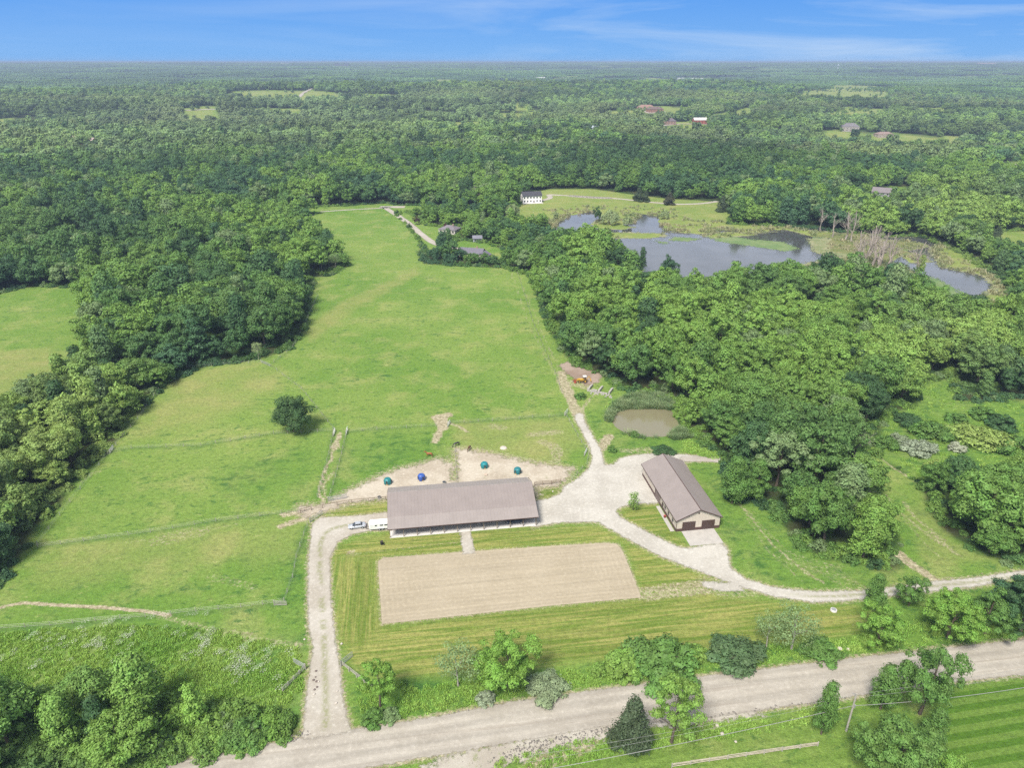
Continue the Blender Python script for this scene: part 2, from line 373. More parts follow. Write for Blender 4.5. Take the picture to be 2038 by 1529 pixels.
CLEAR = {
 'left_field': [(-400,600),(0,585),(60,570),(145,572),(165,600),(172,690),(110,770),(0,820),(-400,900)],
 'road_far': [(480,418),(620,412),(770,408),(960,412),(965,420),(800,422),(760,428),(620,424),(480,428)],
 'yard_a': [(800,420),(830,432),(872,475),(880,505),(860,508),(835,480),(812,452),(790,432)],
 'yard_b': [(832,448),(880,452),(905,470),(870,480),(850,470)],
 'yard_c': [(872,492),(920,478),(970,485),(1010,500),(1000,522),(960,520),(900,512)],
 'yard_d': [(880,455),(905,448),(915,462),(895,470)],
 'north_meadow': [(958,440),(1000,434),(1025,430),(1030,412),(1040,400),(1040,385),(1095,376),(1180,376),(1260,387),(1330,396),(1450,402),(1455,430),(1448,446),(1540,450),(1620,455),(1760,472),(1830,470),(1905,500),(1990,560),(2010,600),(2120,640),(2120,690),(1990,640),(1890,628),(1820,600),(1740,572),(1660,556),(1560,560),(1460,582),(1370,584),(1290,562),(1230,515),(1180,496),(1110,484),(1088,470),(1090,445),(1040,448),(985,452)],
 'east_meadow': [(1900,462),(2038,460),(2400,462),(2400,530),(2038,508),(1960,490)],
 'scrubland': [(1728,893),(1748,880),(1760,830),(1820,805),(1825,765),(1890,750),(1905,795),(1960,800),(2038,795),(2300,800),(2300,975),(2038,960),(1960,965),(1900,968),(1826,962)],
 'grey_house_yard': [(1690,385),(1770,372),(1810,372),(1800,392),(1770,402),(1700,400)],
 'f1': [(985,226),(1075,222),(1085,229),(1000,232)], 'f2': [(1165,222),(1290,212),(1380,216),(1350,226),(1200,228)],
 'f3': [(1310,252),(1345,243),(1400,242),(1412,252),(1350,258)], 'f4': [(1570,178),(1640,168),(1760,174),(1775,183),(1640,186)],
 'f5': [(1615,222),(1680,215),(1770,218),(1760,226),(1640,228)], 'f6': [(1805,213),(1900,207),(1925,212),(1850,219)],
 'f7': [(1580,268),(1660,258),(1700,262),(1690,272)], 'f8': [(1920,336),(2038,318),(2100,320),(2100,340),(1980,345)],
 'f9': [(350,218),(430,213),(440,220),(380,224)], 'f10': [(590,200),(622,190),(628,192),(600,203)],
 'f11': [(870,245),(960,243),(965,249),(880,252)], 'f12': [(1400,225),(1495,213),(1500,224),(1420,232)],
 'f13': [(140,292),(230,282),(240,290),(160,299)], 'f14': [(1150,262),(1190,250),(1200,256),(1170,266)],
 'f15': [(1740,276),(1790,266),(1800,272),(1760,280)], 'f16': [(700,410),(770,405),(790,410),(720,416)], 'f17':[(180,265),(250,258),(255,264),(190,270)],
}
INNER = {  # wood inside the main clearing
 'bottom_left_wood': [(-500,1400),(0,1400),(130,1392),(300,1392),(420,1402),(560,1425),(590,1462),(480,1492),(300,1525),(120,1575),(-500,1720)],
 'yard_hedge': [(830,500),(880,510),(1000,522),(1052,540),(1050,548),(1000,533),(900,529),(842,524)],
}
for k_ in CLEAR:
    if k_[0] == 'f' and k_[1:].isdigit():
        c_ = CLEAR[k_]; mv_ = sum(q[1] for q in c_)/len(c_); CLEAR[k_] = [(a, b-1 if b < mv_ else b+1700/(b-100)) for a, b in c_]
CLEAR['grey_house_yard'] = [(a, b if b < 380 else b+14) for a, b in CLEAR['grey_house_yard']]
gMAIN = GF(MAIN); gCLEAR = {k: GF(v) for k, v in CLEAR.items()}; gINNER = {k: GF(v) for k, v in INNER.items()}
def clear_sd(x, y, near=True):
    """>0 where the land is open"""
    d = psd(x, y, gMAIN)
    for k, g in gCLEAR.items(): d = np.maximum(d, psd(x, y, g))
    for k, g in gINNER.items(): d = np.minimum(d, -psd(x, y, g))
    far = np.hypot(x, y)
    n = fbm(x/330+7, y/190+2, 31, 3)          # distant fields between the woods
    f = (n-.685)*300*sstep(1100, 1500, far)-(1-sstep(1100, 1500, far))*50
    return np.maximum(d, f)

ROAD_N = [(-900,1755),(-300,1641),(310,1527),(600,1470),(717,1451),(843,1432),(1031,1396),(1200,1373),(1360,1352),(1726,1308),(1880,1291),(2038,1274),(2800,1205)]
ROAD_S = [(2800,1262),(2038,1343),(1880,1360),(1669,1392),(1387,1432),(1200,1446),(1080,1468),(975,1486),(811,1514),(400,1590),(-300,1725),(-900,1870)]
VERGE_S = [(1500,1408),(1387,1428),(1200,1440),(1080,1460),(900,1500),(780,1560),(900,1560),(1010,1525),(1090,1500),(1180,1478),(1260,1452),(1400,1442),(1520,1424)]
DRIVE_W = [(600,1475),(602,1456),(610,1376),(622,1290),(614,1250),(612,1190),(613,1125),(621,1042),(637,1030),(700,1028),(785,1018),(785,1055),(734,1057),(698,1065),(672,1080),(657,1110),(658,1180),(666,1260),(676,1326),(685,1401),(698,1452),(720,1456)]
YARD_E = [(1066,997),(1089,994),(1115,983),(1122,968),(1146,956),(1172,933),(1179,912),(1172,887),(1155,853),(1143,833),(1147,822),(1160,824),(1165,841),(1184,876),(1196,895),(1203,925),(1221,925),(1233,913),(1261,906),(1313,902),(1425,909),(1423,919),(1362,919),(1376,990),(1305,1002),(1261,1003),(1233,1011),(1226,1019),(1234,1030),(1290,1060),(1348,1089),(1371,1092),(1437,1080),(1448,1094),(1452,1128),(1482,1152),(1541,1170),(1619,1178),(1713,1176),(1791,1167),(1870,1156),(1948,1150),(2020,1138),(2300,1100),(2300,1122),(2010,1153),(1932,1170),(1854,1179),(1744,1189),(1682,1197),(1619,1199),(1541,1188),(1463,1165),(1400,1141),(1319,1110),(1261,1080),(1190,1040),(1117,1040),(1060,1050),(1060,1000)]
YARD_BIT = [(1385,1158),(1400,1152),(1470,1158),(1500,1182),(1440,1184),(1390,1172)]
WALK = [(915,1058),(937,1057),(946,1102),(921,1104)]
ARENA = [(752,1118),(762,1111),(920,1099),(1100,1087),(1205,1081),(1228,1083),(1240,1098),(1277,1190),(1100,1206),(900,1228),(760,1243)]
PAD_W = [(598,1008),(640,1006),(680,986),(717,966),(759,947),(794,934),(844,922),(872,914),(898,921),(904,965),(905,990),(772,994),(720,997),(690,1004),(650,1016),(612,1031),(596,1018)]
PAD_E = [(913,990),(912,930),(909,893),(950,898),(992,906),(1033,916),(1094,927),(1138,933),(1125,957),(1110,966),(1066,972),(1066,990)]
DIG = [(1112,726),(1131,719),(1152,725),(1165,736),(1200,745),(1192,762),(1168,768),(1150,758),(1127,744)]
POND = [(1217,835),(1223,823),(1245,815),(1300,813),(1335,816),(1346,835),(1354,853),(1342,862),(1320,868),(1273,868),(1244,860),(1226,849)]
LAKE = [(1094,466),(1106,442),(1136,428),(1180,421),(1198,433),(1225,446),(1258,444),(1276,424),(1312,430),(1322,458),(1400,464),(1432,456),(1500,462),(1560,456),(1620,452),(1700,457),(1760,470),(1858,468),(1880,478),(1862,500),(1880,530),(1968,548),(1990,572),(1945,604),(1890,608),(1845,577),(1822,546),(1770,522),(1700,506),(1662,515),(1600,527),(1530,550),(1470,576),(1380,580),(1290,558),(1230,511),(1180,494),(1112,484)]
ISLES = [[(1122,470),(1160,464),(1250,462),(1306,464),(1330,468),(1290,473),(1200,473),(1134,474)],[(1180,444),(1195,436),(1235,444),(1262,452),(1230,456),(1185,452)],
 [(1400,468),(1450,461),(1500,466),(1470,470),(1420,472)],[(1655,470),(1690,462),(1760,476),(1830,482),(1850,490),(1800,498),(1770,520),(1700,505),(1650,500)],[(1570,456),(1640,460),(1700,466),(1660,474),(1600,466)],
 [(1795,500),(1830,505),(1850,520),(1815,522)]]
LILY = [[(1398,467),(1430,465),(1500,476),(1560,480),(1592,494),(1565,500),(1500,490),(1430,480)],[(1822,545),(1862,552),(1905,575),(1925,598),(1890,600),(1850,580)],[(1105,462),(1150,459),(1240,466),(1200,474),(1140,474)],[(1340,470),(1400,474),(1370,480),(1330,478)],[(1620,470),(1660,476),(1640,490),(1610,485)],[(1300,478),(1335,482),(1320,486)]]
g = {k: GF(v) for k, v in dict(ROAD=ROAD_N+ROAD_S, VERGE=VERGE_S, DRIVE=DRIVE_W, YARD=YARD_E, BIT=YARD_BIT, WALK=WALK, ARENA=ARENA, PADW=PAD_W, PADE=PAD_E, DIG=DIG, POND=POND, LAKE=LAKE).items()}
gROADc = GF([(-900,1812),(-300,1683),(350,1558),(760,1482),(1000,1441),(1190,1412),(1380,1392),(1700,1350),(1880,1325),(2038,1308),(2800,1233)])

# ------------------------------------------------------------------ ground sheet
def build_ground():
    th = np.radians(np.arange(-62, 62.01, .25)); 
    r = [12, 25, 40, 55, 70]; x = 70.0
    while x < 720: x *= 1.0052; r.append(x)
    while x < 45000: x *= 1.022; r.append(x)
    r = np.array(r); R, T = np.meshgrid(r, th, indexing='ij')
    X = (R*np.sin(T)).ravel(); Y = (R*np.cos(T)).ravel(); nr, n_t = R.shape
    D = R.ravel(); near = D < 1100
    Z = height(X, Y); xs, ys = X[near], Y[near]
    A = {k: np.zeros(X.shape) for k in ('mown', 'lush', 'floorm', 'bare', 'marsh', 'stripe', 'scrub', 'mownv', 'pale', 'fline')}
    cs = clear_sd(X, Y); j = (fbm(X/6, Y/6, 3)-.5)*5
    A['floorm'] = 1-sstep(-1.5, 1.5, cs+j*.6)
    def m(poly, w=2.0, jit=3.0): return sstep(-w, w, psd(xs, ys, GF(poly))+(fbm(xs/5, ys/5, 4)-.5)*jit)
    def put(k, v): A[k][near] = np.maximum(A[k][near], v)
    put('mown', m([(668,1268),(700,1240),(758,1244),(1277,1192),(1400,1180),(1560,1200),(1690,1205),(1755,1225),(1700,1262),(1600,1275),(1480,1282),(1250,1310),(1000,1335),(870,1345),(760,1350),(700,1330)]))
    put('mown', m([(657,1110),(672,1082),(780,1060),(1070,1050),(1190,1045),(1261,1083),(1400,1145),(1460,1170),(1280,1172),(1235,1080),(1100,1085),(750,1112)]))
    put('mown', m([(1228,1012),(1300,1004),(1345,1062),(1370,1092),(1290,1058),(1232,1030)]))
    put('mown', m([(655,1004),(772,992),(772,1020),(700,1026),(640,1026)], 1, 2)); put('mown', m([(1066,970),(1115,968),(1116,982),(1090,993),(1066,996)], .7, 1))
    put('mownv', m([(658,1110),(752,1112),(758,1243),(720,1290),(668,1262)], 2.5, 2))
    put('stripe', m([(1850,1370),(2038,1345),(2700,1270),(2700,1900),(1920,1900),(1840,1500)], 1, 1))
    put('stripe', .35*m([(1150,1480),(1400,1442),(1660,1400),(1800,1380),(1850,1500),(1900,1900),(600,1900),(900,1540)], 2, 2))
    put('lush', m([(700,1345),(760,1352),(870,1348),(1000,1338),(1250,1312),(1480,1284),(1600,1278),(1700,1264),(1800,1230),(1960,1230),(2038,1200),(2600,1150),(2600,1215),(2038,1272),(1730,1308),(1360,1352),(1031,1396),(717,1451),(700,1420)], 2, 3))
    put('lush', .8*m([(560,1120),(612,1060),(612,1250),(600,1300),(560,1230)], 3, 6)); put('lush', .5*m([(1362,919),(1430,915),(1520,1000),(1640,1118),(1790,1140),(1710,1174),(1560,1168),(1460,1120),(1440,1080)], 3, 5))
    put('lush', .8*m([(700,990),(690,900),(760,870),(860,860),(890,905),(770,945)], 4, 8)); put('lush', .7*m([(450,930),(620,900),(600,960),(500,1000),(420,960)], 5, 10))
    put('lush', .6*m([(1160,830),(1200,790),(1350,800),(1400,890),(1300,900),(1210,925),(1190,880)], 2, 4))
    put('lush', .75*m(CLEAR['scrubland'], 2, 4))
    put('scrub', m([(-500,1245),(0,1255),(240,1240),(420,1248),(600,1290),(605,1450),(560,1470),(-500,1700)], 3, 6))
    put('marsh', m([(1560,575),(1600,520),(1700,505),(1780,520),(1830,555),(1890,610),(1990,606),(2010,590),(2120,630),(2120,700),(1700,620)], 4, 8)); put('marsh', .8*m([(1600,470),(1690,460),(1840,480),(1860,510),(1700,520),(1640,500)], 3, 6))
    put('pale', .7*m([(340,740),(540,730),(560,770),(450,830),(330,860),(250,880)], 8, 12)); put('pale', .8*m([(600,660),(680,600),(830,535),(835,545),(700,620),(620,680)], 3, 5))
    put('pale', .7*m(CLEAR['north_meadow'], 4, 8)); put('pale', .9*m([(0,700),(100,690),(140,730),(0,800),(-200,800)], 3, 6)); put('pale', .6*m(CLEAR['east_meadow'], 4, 6))
    put('pale', .8*m([(900,840),(1130,835),(1165,880),(1120,925),(920,900)], 4, 8)); put('pale', .6*m([(100,1090),(590,1030),(590,1110),(400,1120),(80,1180)], 5, 8))
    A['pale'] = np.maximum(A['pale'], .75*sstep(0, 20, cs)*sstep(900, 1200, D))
    put('pale', .5*m([(1800,1030),(1840,990),(1900,1080),(2000,1120),(1850,1130)], 2, 5))
    # worn trails: lists of pixels, half width in metres, strength
    TR = [([(678,860),(665,886),(663,905),(649,931),(642,952),(635,978),(637,992),(646,1000)], .35, .95), ([(675,866),(671,880),(667,893)], 1.3, .75), ([(661,940),(652,955),(646,968),(646,990)], .7, .62),
     ([(560,1048),(580,1040),(610,1030),(641,1015),(690,1000),(720,985),(740,965),(760,952)], 1.2, .85), ([(560,1026),(600,1020),(640,1010)], 1, .8), ([(520,1035),(300,1075),(250,1080)], .4, .55), ([(400,1058),(320,1075)], 3, .42), ([(160,960),(180,945),(200,938)], 1.2, .45),
     ([(0,1211),(27,1204),(50,1200),(110,1205),(200,1209),(284,1216),(334,1225)], .42, 1.05), ([(320,1228),(430,1256),(520,1275),(600,1285)], .9, .5), ([(450,1262),(500,1270)], 1.5, .5),
     ([(868,832),(880,850),(872,865),(866,880)], 1.3, .85), ([(868,831),(893,826)], 1.8, .9), ([(878,835),(882,852)], 2.2, .9), ([(893,842),(915,848),(930,860)], .8, .7), ([(1060,865),(1110,860)], 2, .55), ([(1080,880),(1105,888),(1112,905),(1105,920)], 2, .55), ([(980,848),(1000,852)], 2, .5), ([(1000,890),(1004,893)], 1.2, .5),
     ([(1150,826),(1138,800),(1128,778),(1120,758),(1118,742)], 2.2, .78), ([(1158,822),(1170,800),(1186,783)], .6, .7), ([(1154,822),(1167,795)], .4, .6), ([(1120,760),(1150,765),(1165,770)], 3, .6),
     ([(1196,893),(1205,880),(1212,870)], 2, .8), ([(1240,898),(1300,893),(1330,893)], 1.5, .55), ([(1285,1183),(1330,1176),(1400,1170)], 2.6, .62),
     ([(1462,990),(1500,1040),(1540,1085),(1590,1130),(1640,1160)], .5, .62), ([(1470,1000),(1500,1060),(1550,1120),(1600,1158)], .35, .55), ([(1480,1010),(1520,1050),(1580,1110),(1680,1130)], .35, .55), ([(1790,1104),(1815,1125),(1850,1150)], 1.5, .78),
     ([(1740,905),(1780,935),(1826,962)], .5, .7), ([(1725,985),(1745,988)], 2.5, .6), ([(1765,985),(1800,1030),(1850,1070),(1920,1110)], .5, .62), ([(1775,1010),(1820,1060),(1870,1110)], .35, .52), ([(1800,1000),(1830,1040),(1880,1075)], .7, .55), ([(1850,1060),(1900,1100)], .8, .55),
     ([(1014,535),(1035,590),(1050,640),(1090,720),(1115,770)], .55, .56), ([(1030,535),(1048,590),(1070,640),(1105,720),(1125,770)], .55, .56), ([(640,600),(740,570),(840,535)], .6, .58), ([(650,610),(760,572),(845,540)], .5, .55),
     ([(500,1170),(470,1160),(420,1150)], 1.5, .4), ([(560,900),(500,930)], .5, .2), ([(1000,1060),(1190,1048)], .3, .45), ([(690,1108),(770,1095),(910,1080)], .35, .62), ([(695,1100),(705,1098)], .8, .7), ([(1180,1480),(1130,1500),(1060,1525)], 1.6, .66), ([(1395,1440),(1420,1446)], 1.2, .7),
     ([(1850,500),(1900,520),(2038,530)], 1, .4), ([(1700,1170),(1640,1130),(1560,1110)], 3, .38), ([(1720,1240),(1760,1255)], 4, .3)]
    for ln, hw, s in TR:
        L = GF(ln); L = smooth(L, 2); bb = 8
        q = (xs > L[:, 0].min()-bb) & (xs < L[:, 0].max()+bb) & (ys > L[:, 1].min()-bb) & (ys < L[:, 1].max()+bb)
        v = s*sstep(-.8, .5, ssd(xs[q]+(fbm(xs[q]/4, ys[q]/4, 8)-.5)*2.0, ys[q], L, hw)); i = np.where(near)[0][q]
        A['bare'][i] = np.maximum(A['bare'][i], v)
    for ln in ([(222,900),(262,893),(400,888),(545,864),(600,862),(664,858)], [(75,1090),(300,1060),(430,1038),(560,1023),(606,1018)], [(0,1255),(100,1248),(190,1239),(290,1231),(390,1220),(480,1212),(566,1201)], [(572,1180),(583,1150),(590,1110),(612,1046)], [(690,860),(780,854),(868,848)], [(895,843),(980,838),(1060,832),(1126,828)], [(545,722),(583,693),(610,640),(632,590)], [(664,858),(655,905),(643,950),(632,990)], [(690,862),(680,905),(668,950),(654,998)]):
        L = GF(ln); q = (xs > L[:, 0].min()-5) & (xs < L[:, 0].max()+5) & (ys > L[:, 1].min()-5) & (ys < L[:, 1].max()+5)
        v = sstep(-1.3, .1, ssd(xs[q], ys[q], L, .25)); i = np.where(near)[0][q]; A['fline'][i] = np.maximum(A['fline'][i], v)
    # stony rims round the gravel
    for k, wd, s in (('ROAD', 1.2, .72), ('DRIVE', 1.0, .66), ('YARD', 1.3, .66), ('ARENA', .7, .6), ('PADW', 5, .62), ('PADE', 5, .64), ('BIT', 3, .5)):
        P = g[k]; q = (xs > P[:, 0].min()-9) & (xs < P[:, 0].max()+9) & (ys > P[:, 1].min()-9) & (ys < P[:, 1].max()+9)
        v = s*sstep(-wd-1, 0, psd(xs[q], ys[q], P)); i = np.where(near)[0][q]; A['bare'][i] = np.maximum(A['bare'][i], v)
    # pond and lake beds dip below the water level
    for P in (g['POND'], g['LAKE']):
        q = (xs > P[:, 0].min()-9) & (xs < P[:, 0].max()+9) & (ys > P[:, 1].min()-9) & (ys < P[:, 1].max()+9)
        dd = psd(xs[q], ys[q], P); 
        if P is g['LAKE']:
            dd = dd+(fbm(xs[q]/9, ys[q]/9, 77)-.5)*9
            for isl in ISLES:
                dd = np.minimum(dd, -psd(xs[q], ys[q], GF(isl))+(fbm(xs[q]/7, ys[q]/7, 78)-.5)*8)
        i = np.where(near)[0][q]
        Z[i] -= np.clip(dd+1.0, 0, 5)*.28*(dd > -1)
    i = np.arange(nr-1)[:, None]*n_t+np.arange(n_t-1)[None, :]; i = i.ravel()
    F = np.stack([i, i+1, i+n_t+1, i+n_t], 1)[:, ::-1]
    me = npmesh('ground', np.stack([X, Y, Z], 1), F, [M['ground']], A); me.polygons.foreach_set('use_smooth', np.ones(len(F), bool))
    o = link('ground', me); tag(o, 'rolling farmland ground of grass, worn soil and woodland floor', 'ground', kind='structure'); return o
build_ground()

def sheet(name, sdf, bbox, cell, z, mat, rim, kind='structure', label=None, cat=None, extra=None, edge_w=1.0):
    """grid sheet that follows a signed distance function (positive inside), ragged by its material"""
    x0, x1, y0, y1 = bbox; xs = np.arange(x0, x1+cell, cell); ys = np.arange(y0, y1+cell, cell)
    X, Y = np.meshgrid(xs, ys, indexing='ij'); nx, ny = X.shape; X = X.ravel(); Y = Y.ravel(); d = sdf(X, Y)
    i = (np.arange(nx-1)[:, None]*ny+np.arange(ny-1)[None, :]).ravel(); F = np.stack([i, i+ny, i+ny+1, i+1], 1)
    keep = (d[F] > -rim).any(1); F = F[keep]; used = np.unique(F); mp_ = np.zeros(len(X), int); mp_[used] = np.arange(len(used))
    at = {'edge': np.clip(d[used]/edge_w*.5+.5, 0, 1)}
    if extra: at.update({k: f(X[used], Y[used], d[used]) for k, f in extra.items()})
    V = np.stack([X[used], Y[used], np.full(len(used), z)], 1)
    o = link(name, npmesh(name, V, mp_[F], [mat], at)); tag(o, label, cat, kind=kind); return o
def bb(P, m=3): return (P[:, 0].min()-m, P[:, 0].max()+m, P[:, 1].min()-m, P[:, 1].max()+m)
GR1, GR2, GR3 = (.40, .36, .325), (.50, .465, .43), (.60, .57, .53)
M['road'] = sheet_mat('road_gravel', (.290, .264, .222), (.332, .306, .262), (.376, .350, .305), lines=.75, amp=.9, edge=(.35, .6), road=True)
M['drive'] = sheet_mat('driveway_gravel', (.31, .282, .235), (.375, .350, .305), (.44, .42, .375), amp=1.2, tracks=True, grass=.25)
M['yard'] = sheet_mat('yard_gravel', (.335, .315, .275), (.405, .385, .342), (.485, .465, .42), amp=1.3, tracks=True, grass=.10)
M['arena'] = sheet_mat('arena_sand', (.295, .252, .180), (.320, .275, .200), (.35, .31, .232), lines=.9, amp=.35, edge=(.4, .6), arena=True)
M['paddock'] = sheet_mat('paddock_soil', (.315, .270, .208), (.405, .362, .292), (.48, .445, .375), amp=2.2, nscale=.35, grass=.45)
M['dig'] = sheet_mat('dug_soil', (.21, .155, .12), (.29, .23, .185), (.13, .10, .08), amp=1.6)
M['verge'] = sheet_mat('verge_gravel', (.30, .27, .225), (.37, .345, .295), (.17, .19, .10), amp=2.2, grass=.6, stones=.8)
sheet('road', lambda x, y: psd(x, y, g['ROAD']), (-170, 230, 66, 175), .8, .012, M['road'], 2, label='wide pale gravel county road crossing the foreground', cat='road', extra={'off': lambda x, y, d: psd(x, y, g['ROAD'])})
sheet('verge', lambda x, y: psd(x, y, g['VERGE']), bb(g['VERGE']), .6, .008, M['verge'], 2, label='stony strip along the near edge of the road', cat='verge', edge_w=1.6)
DRL = smooth(GF([(648,1450),(648,1376),(646,1290),(641,1200),(635,1120),(640,1060),(690,1044),(780,1040)]), 2)
def trk_w(x, y, d): return .75*sstep(-.9, -.2, ssd(x, y, DRL, 0.05))*(vnoise(x/2.5, y/2.5, 3) > .35)
sheet('driveway', lambda x, y: psd(x, y, g['DRIVE']), bb(g['DRIVE']), .6, .016, M['drive'], 2, label='gravel driveway from the road to the west end of the stable', cat='driveway', extra={'trk': trk_w}, edge_w=.9)
YDL = smooth(GF([(1300,1075),(1400,1118),(1470,1150),(1541,1179),(1619,1189),(1700,1186),(1791,1176),(1870,1166),(1948,1158),(2300,1111)]), 2)
YDN = smooth(GF([(1170,905),(1180,940),(1160,980)]), 1)
def trk_e(x, y, d): return .8*sstep(-.7, -.1, ssd(x, y, YDL, 0.05))*sstep(60, 75, x)
def yard_sd(x, y): return np.maximum(psd(x, y, g['YARD']), psd(x, y, g['BIT'])-1.0)
sheet('gravel_yard', yard_sd, (min(g['YARD'][:, 0])-3, 180, min(g['YARD'][:, 1])-3, max(g['YARD'][:, 1])+3), .7, .020, M['yard'], 2, label='pale gravel yard between the barns with its curved drive', cat='yard', extra={'trk': trk_e}, edge_w=1.0)
sheet('walkway', lambda x, y: psd(x, y, g['WALK']), bb(g['WALK']), .4, .024, M['drive'], 1, label='short gravel walkway from stable to riding arena', cat='path', extra={'trk': lambda x, y, d: x*0})
A0 = g['ARENA']
ac = g['ARENA'].mean(0)
sheet('riding_arena', lambda x, y: psd(x, y, A0), bb(A0), .5, .018, M['arena'], 1, label='groomed tan sand riding arena with curved harrow lines', cat='riding arena', extra={'ring': lambda x, y, d: np.minimum(np.clip(d, 0, 30), 14)+0*x}, edge_w=.5)
sheet('paddock', lambda x, y: np.maximum(psd(x, y, g['PADW']), psd(x, y, g['PADE'])), (-85, 28, 158, 205), .6, .010, M['paddock'], 4, label='bare pale paddock ground behind the stable', cat='paddock', edge_w=2.6)
sheet('dug_ground', lambda x, y: psd(x, y, g['DIG']), bb(g['DIG']), .6, .010, M['dig'], 2, label='patch of freshly dug brown soil by the wood', cat='ground', edge_w=2)
# tracks and far lanes
M['lane'] = sheet_mat('pale_lane', (.30, .27, .23), (.36, .33, .29), amp=.8)
def lane(nm, pts, w, label, cell=1.2, z=.03):
    L = smooth(GF(pts), 2); zz = float(np.max(height(L[:, 0], L[:, 1])))
    o = sheet(nm, lambda x, y: ssd(x, y, L, w), bb(L, 4), cell, 0, M['lane'], 2, label=label, cat='lane')
    me = o.data; n = len(me.vertices); co = np.zeros(n*3, np.float32); me.vertices.foreach_get('co', co); co = co.reshape(-1, 3)
    co[:, 2] = height(co[:, 0], co[:, 1])+z; me.vertices.foreach_set('co', co.ravel()); return o
lane('lane', [(1078,399),(1098,394),(1090,387),(1108,388),(1160,391),(1230,395),(1290,402),(1350,407),(1400,405),(1425,401)], 2.6, 'pale curving lane across the meadow to the white house')
lane('lane', [(1140,390),(1180,393),(1210,394)], 5, 'wide gravel patch on the meadow lane')
lane('lane', [(766,413),(790,428),(815,445),(840,468),(872,490),(925,496)], 2.6, 'straight farm lane between the field and the far houses')
lane('lane', [(640,421),(700,417),(762,414)], 1.6, 'pale lane along the top of the long field')
lane('lane', [(765,412),(795,412)], 7, 'pale turning area where the two far lanes meet')
lane('lane', [(1362,914),(1423,914),(1470,925)], 1.6, 'gravel track leading behind the cream garage barn')
for k, (p_, w_) in enumerate([([(598,199),(612,194),(624,190)], 5), ([(1925,340),(1980,330),(2100,326)], 8), ([(1320,250),(1360,246),(1405,247)], 4), ([(1285,222),(1300,226),(1320,222)], 9), ([(350,217),(375,219),(432,217)], 6), ([(1880,316),(1920,318)], 4)]):
    lane('lane', p_, w_, ['pale road glimpsed far off between the woods', 'bare sandy track at the right edge beyond the woods', 'pale drive in front of the far red barn', 'patch of pale building ground near a far house', 'pale sandy strip in the left distance', 'short pale track above the right woods'][k], 4, .4)

# ------------------------------------------------------------------ water
def water_mat(name, deep, rough, bumps, spec=.5):
    m, t, out = newmat(name); b = NB(t); p = b.pos()
    c = b.mix(b.step(b.noise(p, .035, 3), .4, .62), deep, tuple(x*.7 for x in deep))
    nr = b.bump(b.noise(b.pos(0, (1, .6, 1)), bumps, 3), .06, .2)
    b.l(b.bsdf(c, rough, spec, nr), out.inputs[0]); return m
M['lake'] = water_mat('lake_water', (.065, .065, .070), .10, .9, .6)
M['pond'] = water_mat('pond_water', (.175, .160, .095), .08, 1.2, .9)
def lake_sd(x, y): return psd(x, y, g['LAKE'])+2.5
sheet('lake', lake_sd, bb(g['LAKE'], 8), 3, -.30, M['lake'], 3, label='still grey lake with marshy shores beyond the wood', cat='lake')
sheet('pond', lambda x, y: psd(x, y, g['POND'])+1.2, bb(g['POND'], 3), 1, -.22, M['pond'], 1.5, label='small murky brown pond beside the gravel yard', cat='pond')
M['lily'] = sheet_mat('lily_pads', (.10, .165, .06), (.15, .20, .085), (.22, .24, .12), amp=2.4, nscale=.5, edge=(.5, .6))
M['scum'] = sheet_mat('dead_reeds', (.22, .22, .12), (.14, .17, .07), (.38, .34, .25), amp=2.6, nscale=.35, edge=(.55, .65))
lil = [GF(l) for l in LILY]
def lily_sd(x, y):
    d = np.full(x.shape, -1e9)
    for l in lil: d = np.maximum(d, psd(x, y, l))
    return d
sheet('lily_pads', lily_sd, bb(np.vstack(lil), 6), 1.6, -.27, M['lily'], 4, 'stuff', 'green rafts of lily pads floating on the lake', 'lily pads', edge_w=4)
ISL = [GF(i) for i in ISLES]
def scum_sd(x, y):
    d = np.full(x.shape, -1e9)
    for l in ISL: d = np.maximum(d, psd(x, y, l))
    e = 3-np.abs(psd(x, y, g['LAKE'])-1); e = np.where(y < 520, e, -5)
    s = psd(x, y, GF([(1590,470),(1700,470),(1720,512),(1640,515),(1600,500)])); return np.maximum(np.maximum(d+2, e), s-5)
sheet('marsh_debris', scum_sd, bb(g['LAKE'], 6), 2, -.26, M['scum'], 4, 'stuff', 'brown dead reeds and matted debris round the lake shore', 'marsh debris', edge_w=4)

